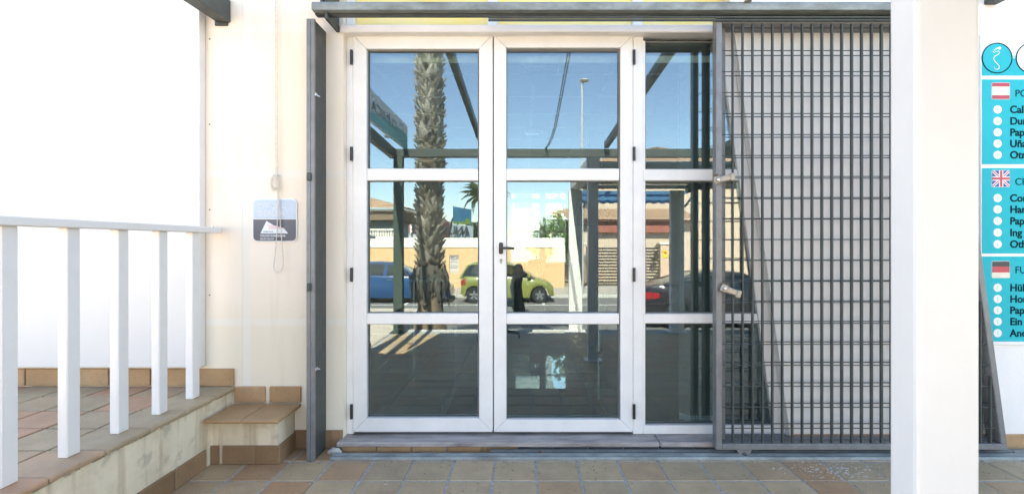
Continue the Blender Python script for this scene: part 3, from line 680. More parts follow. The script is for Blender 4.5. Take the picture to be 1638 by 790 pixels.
# ------------------------------------------------------------------ treatment sign on the right wall
sx0 = X(1566, WALL)
sg = thing('clinic_board', 'tall turquoise treatment board with flags on the white wall', 'sign', (sx0+.6, WALL, Z(300, WALL)))
SY = WALL-.012
sx1 = sx0+.62
MB().box(sx0, sx1, SY, WALL, Z(551, WALL), Z(56, WALL)).build('board', M['signw'], sg, bevel=.002)
def sxp(px): return X(px, SY)
def szp(py): return Z(py, SY)
l0 = sxp(1570.5)
for a, b, m in ((121.5, 94, 'cyan'), (263, 127.5, 'cyan'), (405.5, 269, 'cyan'), (546, 410, 'cyan'), (94, 89.5, 'ltcyan')):
    MB().box(l0, sx1-.006, SY-.0008, SY+.001, szp(a), szp(b)).build('colour_field', M[m], sg)
def ring(cx, cz, r0, r1, y0, y1, n=32):
    q = MB()
    for k in range(n):
        a, b = 2*pi*k/n, 2*pi*(k+1)/n
        q.xz([(cx+r0*cos(a), cz+r0*sin(a)), (cx+r1*cos(a), cz+r1*sin(a)), (cx+r1*cos(b), cz+r1*sin(b)), (cx+r0*cos(b), cz+r0*sin(b))], y0, y1)
    return q
def disc(cx, cz, r, y0, y1, n=28): return MB().xz([(cx+r*cos(2*pi*k/n), cz+r*sin(2*pi*k/n)) for k in range(n)], y0, y1)
pxm = (SY-CY)/F
cx, cz = sxp(1594.5), szp(93.5)
disc(cx, cz, 23*pxm, SY-.0016, SY-.0009).build('emblem_disc', M['cyan'], sg)
ring(cx, cz, 23*pxm, 24.6*pxm, SY-.0026, SY-.0009).build('emblem_ring', M['navy'], sg)
disc(sxp(1649), szp(93.5), 23*pxm, SY-.0016, SY-.0009).build('emblem_disc', M['signw'], sg)
ring(sxp(1649), szp(93.5), 23*pxm, 24.6*pxm, SY-.0026, SY-.0009).build('emblem_ring', M['navy'], sg)
def EP(zx, zz): return (sxp(1565+zx*73/769.), SY-.003, szp(55+zz*75/790.))
def ribbon(pts, ws, y, name, m, par, th=.0012):
    q = MB(); P = [Vector((a, 0, c)) for a, b, c in pts]
    L, R = [], []
    for i, p in enumerate(P):
        t = (P[min(i+1, len(P)-1)]-P[max(i-1, 0)]).normalized(); nn = Vector((-t.z, 0, t.x))
        L.append(p+nn*ws[i]); R.append(p-nn*ws[i])
    for i in range(len(P)-1):
        q.xz([(R[i].x, R[i].z), (R[i+1].x, R[i+1].z), (L[i+1].x, L[i+1].z), (L[i].x, L[i].z)], y, y+th)
    return q.build(name, m, par)
foot = [(245, 325), (285, 298), (335, 288), (352, 315), (320, 350), (270, 375), (248, 415), (262, 450), (310, 500), (345, 545), (340, 585), (305, 600), (270, 585), (255, 550)]
ribbon([EP(*p) for p in foot], [.0008, .0015, .0018, .0022, .0022, .0022, .0022, .0022, .002, .0018, .0018, .0016, .0012, .0006], SY-.0032, 'foot_emblem', M['signw'], sg)
for (zx, zz, r) in ((350, 240, 3.0), (318, 240, 1.6), (293, 252, 1.4), (266, 272, 1.3), (243, 298, 1.2)):
    c = EP(zx, zz); disc(c[0], c[2], r*pxm*.8, SY-.0032, SY-.002, 12).build('toe', M['signw'], sg)
def flag(py, kind):
    a, b, t, c = sxp(1586.5), sxp(1614.5), szp(py), szp(py+26)
    MB().xz(rrect(a-.002, b+.002, c-.002, t+.002, .008), SY-.0016, SY-.0006).build('flag_border', M['signw'], sg)
    y0, y1 = SY-.0026, SY-.0015; h = t-c
    if kind == 'es':
        MB().xz(rrect(a, b, c, c+h*.23, .006, corners=(1, 1, 0, 0)), y0, y1).build('flag', M['flagr'], sg); MB().xz(rrect(a, b, t-h*.23, t, .006, corners=(0, 0, 1, 1)), y0, y1).build('flag', M['flagr'], sg)
        MB().box(a, b, y0, y1, c+h*.23, t-h*.23).build('flag', M['flagy'], sg)
    elif kind == 'de':
        MB().xz(rrect(a, b, c, c+h*.32, .006, corners=(1, 1, 0, 0)), y0, y1).build('flag', M['flagy'], sg)
        MB().box(a, b, y0, y1, c+h*.32, c+h*.68).build('flag', M['flagr'], sg); MB().xz(rrect(a, b, c+h*.68, t, .006, corners=(0, 0, 1, 1)), y0, y1).build('flag', M['flagk'], sg)
    else:
        MB().xz(rrect(a, b, c, t, .006), y0, y1).build('flag', M['flagb'], sg)
        mx_, mz_ = (a+b)/2, (c+t)/2
        for (p, q) in (((a+.004, c+.004), (b-.004, t-.004)), ((a+.004, t-.004), (b-.004, c+.004))):
            d = Vector((q[0]-p[0], q[1]-p[1])).normalized(); nn = Vector((-d.y, d.x))
            for wd, m, yo in ((.0075, 'signw', .0004), (.003, 'flagr', .0008)):
                MB().xz([(p[0]-nn.x*wd, p[1]-nn.y*wd), (q[0]-nn.x*wd, q[1]-nn.y*wd), (q[0]+nn.x*wd, q[1]+nn.y*wd), (p[0]+nn.x*wd, p[1]+nn.y*wd)], y0-yo, y0).build('flag', M[m], sg)
        for wd, m, yo in ((.012, 'signw', .0012), (.007, 'flagr', .0016)):
            MB().box(a, b, y0-yo, y0, mz_-wd, mz_+wd).build('flag', M[m], sg); MB().box(mx_-wd, mx_+wd, y0-yo-.0002, y0, c, t).build('flag', M[m], sg)
rowset = [(133, 'es', 'PO', 155, [(175.5, 'Call'), (194, 'Dur'), (212, 'Pap'), (230, 'Uña'), (248, 'Otr')]),
          (273, 'gb', 'CH', 296, [(317, 'Cor'), (335, 'Har'), (353.5, 'Pap'), (372, 'Ing'), (390.5, 'Oth')]),
          (418, 'de', 'FU', 437, [(460, 'Hül'), (478, 'Hor'), (496, 'Pap'), (514, 'Ein'), (532.5, 'And')])]
for py, k, hd, hy, its in rowset:
    flag(py, k)
    text('lettering', hd, .058, M['navy'], sg, (sxp(1623), SY-.0014, szp(hy)), ext=.0006)
    for yy, s in its:
        c0, c1 = sxp(1595.5), szp(yy)
        disc(c0, c1, 6.6*pxm, SY-.0018, SY-.0008, 20).build('bullet', M['signw'], sg)
        ribbon([(c0+.004, 0, c1+.011), (c0-.004, 0, c1+.004), (c0+.003, 0, c1-.004), (c0-.002, 0, c1-.011)], [.0008]*4, SY-.0024, 'bullet_mark', M['cyan'], sg)
        text('lettering', s, .060, M['navy'], sg, (sxp(1615), SY-.0014, szp(yy+5.5)), bold=.0016, ext=.0006)

# ------------------------------------------------------------------ pergola over the terrace (its street side shows mirrored in the glass)
pg = thing('pergola', 'dark steel pergola over the terrace, open to the sky', 'pergola', (-.2, -3.7, 0))
def beam(x0, x1, za, zbm, h, ya=WALL, yb=-3.72):           # sloping beam from the wall down to the front
    return MB().hexa([(x0, yb, zbm), (x1, yb, zbm), (x1, ya, za), (x0, ya, za), (x0, yb, zbm+h), (x1, yb, zbm+h), (x1, ya, za+h), (x0, ya, za+h)])
beam(-1.80, -1.72, 2.495, 2.345, .13).build('side_beam', M['gated'], pg, bevel=.004)
for zc in (2.50,): MB().box(-1.81, -1.735, WALL-.012, WALL, 2.475, 2.66).build('wall_plate', M['gated'], pg, bevel=.003)
MB().box(-1.80, 3.6, -3.82, -3.725, 2.37, 2.48).build('front_beam', M['gated'], pg, bevel=.004)
for x0, wd in ((-.59, .05), (1.08, .06), (2.70, .07)):
    beam(x0, x0+wd, 2.66 if x0 < 2 else 2.60, 2.485, .08).build('rafter', M['gated'], pg, bevel=.003)
for x0 in (-1.755, 3.48): MB().box(x0, x0+.12, -3.81, -3.70, .0, 2.368).build('post', M['darkgreen'], pg, bevel=.004)
MB().box(-1.80, -1.60, -3.85, -3.66, .0, .012).build('base_plate', M['gated'], pg)
cs = thing('clinic_sign', 'long grey and teal clinic sign on the pergola side beam', 'sign', (-1.70, -2.2, 2.5))
zs0, hs = 2.50, .30
def szs(y): return 2.485
hs = .335
yA, yB2 = -3.86, -.6
SGX = -1.60
MB().box(SGX-.03, SGX, yA, yB2, szs(0), szs(0)+hs).build('board', M['signgrey'], cs, bevel=.002)
for yy in (-3.2, -2.0, -.9): MB().box(-1.73, SGX-.031, yy-.02, yy+.02, 2.52, 2.545).build('bracket', M['gated'], cs)
wv = MB(); N = 24
for k in range(N):
    ya_, yb_ = yA+.01+(yB2-yA-.02)*k/N, yA+.01+(yB2-yA-.02)*(k+1)/N
    def top(y): return (.20-.12*max(0, min(1, (y+3.4)/1.4))+.07*max(0, min(1, (y+2.0)/1.2)))
    wv.hexa([(SGX-.001, ya_, szs(ya_)+.008), (SGX+.0015, ya_, szs(ya_)+.008), (SGX+.0015, yb_, szs(yb_)+.008), (SGX-.001, yb_, szs(yb_)+.008),
             (SGX-.001, ya_, szs(ya_)+top(ya_)), (SGX+.0015, ya_, szs(ya_)+top(ya_)), (SGX+.0015, yb_, szs(yb_)+top(yb_)), (SGX-.001, yb_, szs(yb_)+top(yb_))])
wv.build('wave_print', M['signteal'], cs)
ry = radians(90)
slope = math.atan2(.15, 3.64)
R1 = (Matrix.Rotation(-0.0, 4, 'X') @ Matrix.Rotation(radians(90), 4, 'Z') @ Matrix.Rotation(radians(90), 4, 'X')).to_euler()
text('lettering', 'CLÍNICA DEL PIE', .16, M['ink'], cs, (SGX+.0025, -3.30, szs(-3.3)+.125), rot=R1, ext=.0006, sx=1.75)
rg = MB()
for k in range(28):
    a, b = 2*pi*k/28, 2*pi*(k+1)/28
    c0, c1 = -3.5, szs(-3.5)+.17
    rg.yz([(c0+.105*cos(a), c1+.105*sin(a)), (c0+.115*cos(a), c1+.115*sin(a)), (c0+.115*cos(b), c1+.115*sin(b)), (c0+.105*cos(b), c1+.105*sin(b))], SGX+.0015, SGX+.003)
rg.build('emblem_ring', M['ink'], cs)
cb = thing('cable', 'thin double cable sagging down to the pergola front beam', 'cable', (.28, -3.7, 2.48))
for dx in (0, .022):
    MB().tube([(.285+dx*.6, -3.74, 2.48), (.33+dx, -3.5, 2.52), (.37+dx, -3.1, 2.62), (.385+dx, -2.6, 2.74), (.40+dx, -1.6, 2.93), (.41+dx, WALL, 3.05)], .006, 6).build('strand', M['black'], cb, smooth=True)

# ------------------------------------------------------------------ interior of the shop
dm = tag(MB().box(-.55, .57, .38, 1.10, .001, .012).build('doormat', M['doormat'], None, bevel=.003), 'large charcoal doormat just inside the glass doors', 'doormat')
hr = tag(MB().box(-1.0, 1.18, .12, .165, 2.335, 2.38).build('blind_rail', M['tbar'], None, bevel=.003), 'white blind rail running across behind the door glass', 'blind rail')
vb = thing('vertical_blind', 'stacked grey vertical blind bunched at the right side window', 'blind', (1.09, .15, .1))
fab = MB().box(-.0012, .0012, -.045, .045, .11, 2.333).mesh('louvre', M['blind'])
wgt = MB().box(-.0025, .0025, -.04, .04, .085, .125).mesh('weight', M['signw'])
for k in range(13):
    a = .75+random.uniform(-.12, .12)
    inst('louvre', fab, vb, (1.02+.0125*k, .145, 0), (0, 0, a)); inst('weight', wgt, vb, (1.02+.0125*k, .145, 0), (0, 0, a))
for py, w_, nm in ((107, 54, 'larger'), (206, 30, 'smaller')):
    pass
def strip_light(x0, x1, y0, label):
    t = thing('ceiling_light', label, 'ceiling light', ((x0+x1)/2, y0, CH), 'ceiling lights in the shop')
    MB().box(x0, x1, y0-.05, y0+.05, CH-.045, CH-.009).build('housing', M['tbar'], t, bevel=.006)
    MB().box(x0+.02, x1-.02, y0-.035, y0+.035, CH-.06, CH-.0455).build('diffuser', M['clear'], t, bevel=.004)
strip_light(0.0, .26, .70, 'white emergency light on the ceiling nearer the doors')
strip_light(.0, .22, 2.78, 'white emergency light on the ceiling farther from the doors')
# back glazed door
bd = thing('back_door', 'white framed glazed back door bright with daylight', 'door', ((bx0+bx1)/2, YB, 0))
ya, yb = YB+.03, YB+.09
def bxp(px): return X(px, YB)
def bzp(py): return Z(py, YB)
for a, b in ((bx0+.001, bxp(818)), (bxp(863), bxp(873)), (bx1-.04, bx1-.001)): MB().box(a, b, ya, yb, 0, bz1-.001).build('stile', M['alu'], bd, bevel=.004)
for sx_, ex_ in ((bxp(818)+.001, bxp(863)-.001), (bxp(873)+.001, bx1-.041)):
    for za, zc in ((bz1-.04, bz1-.001), (bzp(325), bzp(317.5)), (bzp(371.5), bzp(369)), (.0, .09)):
        MB().box(sx_, ex_, ya+.002, yb-.002, za, zc).build('rail', M['alu'], bd, bevel=.003)
    for za, zc in ((bzp(317.5)+.001, bz1-.041), (bzp(369)+.001, bzp(325)-.001), (.091, bzp(371.5)-.001)):
        MB().box(sx_, ex_, YB+.058, YB+.062, za, zc).build('pane', M['farglass'], bd)
# column, box, desk
clm = thing('column', 'dark grey square column inside the shop behind the glass', 'column', (X(953, 2.9), 2.9, 0))
MB().box(X(942, 2.85), X(966, 2.85), 2.85, 3.0, .0, CH-.01).build('shaft', M['intdark'], clm, bevel=.004)
mb = thing('wall_box', 'black flat box fixed high on the inside column', 'box', (X(946, 2.8), 2.8, Z(342, 2.8)))
MB().box(X(922, 2.8), X(971, 2.8), 2.76, 2.845, Z(360, 2.8), Z(323, 2.8)).build('casing', M['intdark'], mb, bevel=.006)
MB().box(X(924, 2.76), X(969, 2.76), 2.755, 2.7595, Z(358, 2.76), Z(325, 2.76)).build('screen', M['black'], mb)
dk = thing('desk', 'grey desk with round steel legs in front of the inside column', 'desk', (1.3, 2.5, 0))
MB().box(X(940, 2.3), 2.1, 2.3, 2.82, .69, .725).build('desk_top', M['intdark'], dk, bevel=.004)
for (lx, ly) in ((X(958, 2.37), 2.37), (2.0, 2.37), (2.0, 2.74)):
    l_ = MB().tube([(lx, ly, .05), (lx, ly, .689)], .034, 16).build('leg', M['steel'], dk, smooth=True)
    MB().lathe([(.034, .05), (.04, .03), (.03, .001)], 'z', (lx, ly, 0), 16).build('foot', M['black'], l_)
d2 = thing('side_table', 'white topped table at the left inside the shop', 'table', (-.6, 3.7, 0))
MB().box(-1.5, X(824, 3.5), 3.5, 4.2, .70, .74).build('table_top', M['white'], d2, bevel=.004)
MB().box(-.62, X(822, 3.55), 3.55, 4.15, .25, .699).build('drawer_unit', M['white'], d2, bevel=.004)
for lx in (-1.45, -.9): MB().tube([(lx, 3.56, 0), (lx, 3.56, .70)], .025, 10).build('leg', M['steel'], d2)
def office_chair(x, y, rz, label):
    t = thing('office_chair', label, 'chair', (x, y, 0))
    ORG[t.name] = Vector((0, 0, 0))
    MB().box(-.23, .23, -.22, .22, .43, .50).build('seat', M['fabric'], t, bevel=.03, seg=2)
    MB().hexa([(-.2, .20, .54), (.2, .20, .54), (.2, .26, .54), (-.2, .26, .54), (-.18, .27, .88), (.18, .27, .88), (.18, .32, .88), (-.18, .32, .88)]).build('backrest', M['fabric'], t, bevel=.02, seg=2)
    MB().tube([(0, .1, .43), (0, .26, .45), (0, .29, .7)], .02, 8).build('back_arm', M['black'], t)
    MB().tube([(0, 0, .08), (0, 0, .43)], .028, 10).build('gas_lift', M['black'], t)
    for k in range(5):
        a = 2*pi*k/5+.3; l_ = MB().tube([(0, 0, .12), (.28*cos(a), .28*sin(a), .07)], [.024, .014], 8).build('leg', M['black'], t)
        MB().lathe([(.027, -.012), (.027, .012)], 'y', (.28*cos(a), .28*sin(a), .029), 12).build('castor', M['black'], l_)
    for sx_ in (-1, 1):
        MB().tube([(.2*sx_, .05, .45), (.27*sx_, .05, .5), (.27*sx_, .0, .66), (.26*sx_, -.16, .68)], .016, 8).build('armrest', M['black'], t)
    t.rotation_euler = (0, 0, rz); return t
office_chair(-.34, -3.3, radians(-90), 'black office chair mirrored edge on in the glass by the door handle')
jx = -.075; jk = MB(); r_ = random.Random(3); rings_ = []; jz = .87
for i, (z, w_, d_, ox) in enumerate(((1.075, .010, .04, .012), (1.05, .045, .14, .006), (.985, .058, .2, .004), (.94, .085, .22, .03), (.90, .062, .23, -.004), (.74, .070, .24, -.022), (.58, .064, .25, -.006), (.46, .078, .25, .004), (.38, .066, .24, .012), (.33, .03, .2, .03))):
    rings_.append([jk.bm.verts.new((jx+ox+w_*cos(a)*(1+.18*sin(5*a+i)), -3.3+d_*.9*sin(a), z*jz+.02*sin(3*a))) for a in [2*pi*k/18 for k in range(18)]])
for a, b in zip(rings_[:-1], rings_[1:]):
    for k in range(18): jk.bm.faces.new((a[k], a[(k+1) % 18], b[(k+1) % 18], b[k]))
jk.bm.faces.new(rings_[0]); jk.bm.faces.new(rings_[-1][::-1])
tag(jk.build('jacket', M['fabric'], None, smooth=True), 'black jacket hung over the office chair back, mirrored in the glass', 'jacket')
pp = thing('potted_plant', 'drooping long leaved pot plant near the back door', 'plant', (X(858, 5.2), 5.2, 0))
px_, py_ = X(858, 5.2), 5.2
MB().box(px_-.16, px_+.16, py_-.16, py_+.16, .535, .56).build('plant_stand', M['white'], pp, bevel=.004)
for sx_ in (-.13, .13):
    for sy_ in (-.13, .13): MB().tube([(px_+sx_, py_+sy_, 0), (px_+sx_, py_+sy_, .534)], .012, 8).build('leg', M['steel'], pp)
MB().lathe([(.08, .561), (.11, .74), (.12, .75), (.10, .73)], 'z', (px_, py_, 0), 16).build('pot', M['white'], pp, smooth=True)
MB().tube([(px_, py_, .72), (px_+.01, py_, .88), (px_, py_, 1.0)], .014, 7).build('stem', M['bark'], pp)
for k in range(16):
    a = k*2.4; L = random.uniform(.3, .46); q = MB(); prev = None
    for i in range(6):
        t = i/5; rr = L*t*.75; z = .92+.22*t-.62*t*t*random.uniform(.9, 1.1)*.75; wd = .024*sin(pi*min(1, .15+t*.85))
        c = Vector((px_+rr*cos(a), py_+rr*sin(a), z)); n_ = Vector((-sin(a), cos(a), 0))*wd
        cur = (c-n_, c+n_)
        if prev: q.quad(prev[0], prev[1], cur[1], cur[0])
        prev = cur
    q.build('leaf', M['dryleaf'], pp)
ct = thing('counter', 'dark low counter standing in front of the bright back door', 'counter', (.3, 6.4, 0))
MB().box(-.75, 1.0, 6.2, 6.62, .0, .82).build('carcass', M['intdark'], ct, bevel=.004)
MB().box(-.78, 1.03, 6.17, 6.64, .821, .855).build('counter_top', M['alug'], ct, bevel=.004)
for k in range(4): MB().box(-.74+.437*k, -.74+.437*k+.425, 6.183, 6.199, .06, .80).build('counter_door', M['intdark'], ct, bevel=.003)
cab = thing('cabinet', 'pale green slatted cabinet beside the bright back door', 'cabinet', (1.25, 6.7, 0))
MB().box(.92, 1.6, 6.5, 6.95, 0, 1.7).build('carcass', M['teal'], cab, bevel=.006)
for k in range(4): MB().box(.93+.165*k, .93+.165*k+.155, 6.485, 6.499, .06, 1.66).build('cabinet_door', M['teal'], cab, bevel=.003)

# ------------------------------------------------------------------ foliage helpers
def leaf_cloud(c, rad, n, size, seed, squash=1.):
    r = random.Random(seed); q = MB()
    cl = []
    for k in range(max(6, n//70)):
        while True:
            v = Vector((r.uniform(-1, 1), r.uniform(-1, 1), r.uniform(-1, 1)))
            if .25 < v.length < 1: break
        cl.append((v, r.uniform(.18, .36)))
    for i in range(n):
        v, cr = r.choice(cl)
        d = Vector((r.gauss(0, 1), r.gauss(0, 1), r.gauss(0, 1))); d = d.normalized()*cr*r.uniform(.5, 1)
        p = v+d; p = Vector((c[0]+p.x*rad[0], c[1]+p.y*rad[1], c[2]+p.z*rad[2]))
        a = Vector((r.gauss(0, 1), r.gauss(0, 1), r.gauss(0, .7))).normalized(); b = a.cross(Vector((r.gauss(0, 1), r.gauss(0, 1), r.gauss(0, 1)))).normalized()
        s = size*r.uniform(.6, 1.3)
        q.quad(p-a*s, p-b*s*.45, p+a*s, p+b*s*.45)
    return q
def tree(x, y, zb_, h, rad, n, size, label, seed, group=None, m='leaf'):
    t = thing('tree', label, 'tree', (x, y, zb_), group)
    MB().tube([(x, y, zb_), (x+.05, y, zb_+h*.4), (x-.03, y+.05, zb_+h*.75)], [.14*h/4, .10*h/4, .05*h/4], 8).build('trunk', M['bark'], t, smooth=True)
    for k in range(4):
        a = k*1.7+seed
        MB().tube([(x, y, zb_+h*(.35+.08*k)), (x+rad[0]*.5*cos(a), y+rad[1]*.5*sin(a), zb_+h*.62+.1*k), (x+rad[0]*.75*cos(a), y+rad[1]*.75*sin(a), zb_+h*.8)], [.05*h/4, .035*h/4, .015*h/4], 6).build('limb', M['bark'], t)
    leaf_cloud((x, y, zb_+h*.68), rad, n, size, seed).build('crown', M[m], t)
    return t

# palm fronds
def frond_mesh(L, droop, seed, m, nl=26):
    r = random.Random(seed); q = MB(); pts = []
    for i in range(9):
        t = i/8; pts.append(Vector((L*(t-.12*t*t*droop), 0, L*(.42*t-droop*.75*t*t))))
    q.tube(pts, [.03*(1-.85*i/8) for i in range(9)], 5)
    for i in range(nl):
        t = .18+.82*i/nl; f = t*8; k = min(7, int(f)); p = pts[k].lerp(pts[k+1], f-k)
        ll = L*.26*sin(pi*min(1, .25+.75*t))*r.uniform(.85, 1.1)
        for s in (-1, 1):
            d = Vector((.5, s*.8, -.25+r.uniform(-.15, .1))).normalized(); w_ = Vector((.022, 0, .012))*L*.45
            e_ = p+d*ll+Vector((0, 0, -.2*ll))
            q.quad(p-w_, p+w_, p+d*ll*.55+w_*.7, e_)
    return q.mesh('frond', m)
def palm(x, y, z0, h, r0, label, fl, seed, nf=24, fm_=None):
    t = thing('palm_tree', label, 'palm tree', (x, y, z0))
    for k in range(nf):
        o = inst('frond', fm_[k % len(fm_)], t, (x, y, z0+h), (0, radians(random.uniform(-38, 28)), 2*pi*k*.382+seed)); o.scale = (fl,)*3
    return t
fms = [frond_mesh(1., d, i, M['frond']) for i, d in enumerate((.55, .8, 1.1))]

# ------------------------------------------------------------------ big palm by the terrace edge
PYY = 4.0; PXX = XR(683, PYY)
pt = palm(PXX, -PYY-.22, -.06, 7.2, .19, 'thick trunked palm with old leaf stubs and ragged dead skirt', 2.3, 0, 30, fms)
bx_, by_ = PXX, -PYY-.22
tr = MB().tube([(bx_, by_, -.1), (bx_, by_, .08), (bx_+.01, by_, .3), (bx_, by_, .9), (bx_-.01, by_, 2.5), (bx_, by_, 4.5), (bx_, by_, 7.25)], [.27, .215, .18, .155, .145, .14, .125], 24).build('trunk', M['trunk'], pt, smooth=True)
def boot_mesh(seed):
    r = random.Random(seed); q = MB()
    w_, h_ = .046*r.uniform(.85, 1.15), .112*r.uniform(.85, 1.2)
    prof = [(-.1, 1.0, -.012), (.35, 1.0, .018), (.7, .75, .040), (1.0, .42*r.uniform(.7, 1.4), .056)]
    rows_ = []
    for t, ww, out in prof:
        rows_.append([q.bm.verts.new((out, -w_*ww, h_*t)), q.bm.verts.new((out+.016, r.uniform(-.008, .008), h_*t+.006)), q.bm.verts.new((out, w_*ww, h_*t)), q.bm.verts.new((out-.014, 0, h_*t-.004))])
    for a, b in zip(rows_[:-1], rows_[1:]):
        for k in range(4): q.bm.faces.new((a[k], a[(k+1) % 4], b[(k+1) % 4], b[k]))
    q.bm.faces.new(rows_[-1]); q.bm.faces.new(rows_[0][::-1])
    return q.mesh('leaf_stub', M['boot'])
bms = [boot_mesh(i) for i in range(8)]
allp = []; k = 0; z = .86
while z < 7.1:
    a = (k*2.39996) % (2*pi)
    allp.append((z, a)); k += 1; z += .0052
front = [p for p in allp if p[0] < 3.95 and sin(p[1]) > .05]
import itertools
random.shuffle(front); keep = set(front[:296]); rest = MB()
for (z, a) in allp:
    rr = .142; rot = (random.uniform(-.38, .38), random.uniform(-.05, .38), a+random.uniform(-.25, .25)); sc_ = random.uniform(.8, 1.25); sw_ = (random.uniform(.6, 1.25), sc_, sc_*random.uniform(.85, 1.15))
    pos = Vector((bx_+rr*cos(a), by_+rr*sin(a), z+random.uniform(-.02, .02))); me_ = random.choice(bms)
    if (z, a) in keep: inst('leaf_stub', me_, pt, pos, rot, sw_)
    else:
        from mathutils import Euler
        mw = Matrix.Translation(pos) @ Euler(rot).to_matrix().to_4x4() @ Matrix.Diagonal((*sw_, 1))
        vv = [rest.bm.verts.new(mw @ v.co) for v in me_.vertices]
        for p in me_.polygons: rest.bm.faces.new([vv[i] for i in p.vertices])
uo = rest.build('leaf_stubs', M['boot'], pt); uo['kind'] = 'stuff'
skm = []
for i in range(5):
    r = random.Random(40+i); q = MB(); prev = None
    for j in range(7):
        t = j/6; c = Vector((.02+.05*sin(t*2.6)+r.uniform(-.008, .012), r.uniform(-.014, .014), -.33*t*r.uniform(.92, 1.05))); wd = .032*(1-.55*t)*r.uniform(.7, 1.2)
        cur = (c+Vector((0, -wd, 0)), c+Vector((.012, 0, 0)), c+Vector((0, wd, 0)))
        if prev: q.quad(prev[0], prev[1], cur[1], cur[0]); q.quad(prev[1], prev[2], cur[2], cur[1])
        prev = cur
    skm.append(q.mesh('dead_frond', M['fibre']))
for k in range(120):
    a = k*2.39996; zz = .90-.22*(k/120)+random.uniform(-.04, .06); rr = .175
    o = inst('dead_frond', random.choice(skm), pt, (bx_+rr*cos(a), by_+rr*sin(a), zz), (random.uniform(-.2, .2), random.uniform(-.15, .1), a+random.uniform(-.2, .2)))
    s_ = random.uniform(.7, 1.2); o.scale = (random.uniform(.7, 1.3), s_, s_)

# ------------------------------------------------------------------ white canopy with blue awning by the street
cn = thing('canopy', 'low white framed canopy with a blue awning at the terrace edge', 'canopy', (1.8, -3, 1.92))
cx0, cx1, cya, cyb, cz = .63, 3.3, -1.98, -3.78, 2.0
MB().box(cx0+.02, cx1, cyb+.05, cya-.05, cz+.001, cz+.03).build('roof_sheet', M['under'], cn)
MB().box(cx0, cx0+.13, cyb-.02, cya, cz-.075, cz+.06).build('side_beam', M['white'], cn, bevel=.006)
MB().box(cx0+.132, cx1, cyb-.02, cyb+.04, cz-.055, cz-.001).build('back_beam', M['white'], cn, bevel=.004)
MB().box(cx0+.132, cx1, cya-.06, cya, cz-.06, cz-.001).build('front_beam', M['under'], cn, bevel=.004)
for x_ in (1.5, 2.4): MB().box(x_-.02, x_+.02, cyb+.041, cya-.061, cz-.05, cz-.0005).build('purlin', M['under'], cn)
for ax, lab in ((.70, 'white canopy post at the terrace edge left of the slatted gate'), (2.08, 'white canopy post at the terrace edge toward the right')):
    fpn = thing('pillar', lab, 'pillar', (ax, cyb+.02, 0), 'white canopy posts')
    MB().box(ax-.09, ax+.09, cyb-.06, cyb+.035, .012, cz-.076).build('shaft', M['white'], fpn, bevel=.006)
    MB().box(ax-.13, ax+.13, cyb-.09, cyb+.08, 0.0, .0115).build('base_plate', M['white'], fpn, bevel=.002)
    MB().hexa([(ax+.091, cyb-.02, 1.70), (ax+.12, cyb-.02, 1.70), (ax+.12, cyb+.02, 1.70), (ax+.091, cyb+.02, 1.70), (ax+.25, cyb-.02, 1.92), (ax+.28, cyb-.02, 1.92), (ax+.28, cyb+.02, 1.92), (ax+.25, cyb+.02, 1.92)]).build('bracket', M['white'], fpn)
aw = MB(); nn = 40; ax1 = 2.3
for k in range(nn):
    x0_, x1_ = cx0+.1+(ax1-cx0-.1)*k/nn, cx0+.1+(ax1-cx0-.1)*(k+1)/nn
    f = lambda i, jj: (cyb-.06-.16*jj, cz-.075-.012*jj+.012*sin(i*1.9)*(jj/5))
    for j in range(5):
        (ya_, za_), (yb_, zb_), (yc_, zc_), (yd_, zd_) = f(k, j), f(k+1, j), f(k+1, j+1), f(k, j+1)
        aw.quad((x0_, ya_, za_), (x1_, yb_, zb_), (x1_, yc_, zc_), (x0_, yd_, zd_))
    (ya_, za_), (yb_, zb_) = f(k, 5), f(k+1, 5)
    aw.quad((x0_, ya_, za_), (x1_, yb_, zb_), (x1_, yb_-.02, zb_-.045), (x0_, ya_-.02, za_-.045))
aw.build('awning_cloth', M['bluecloth'], cn)

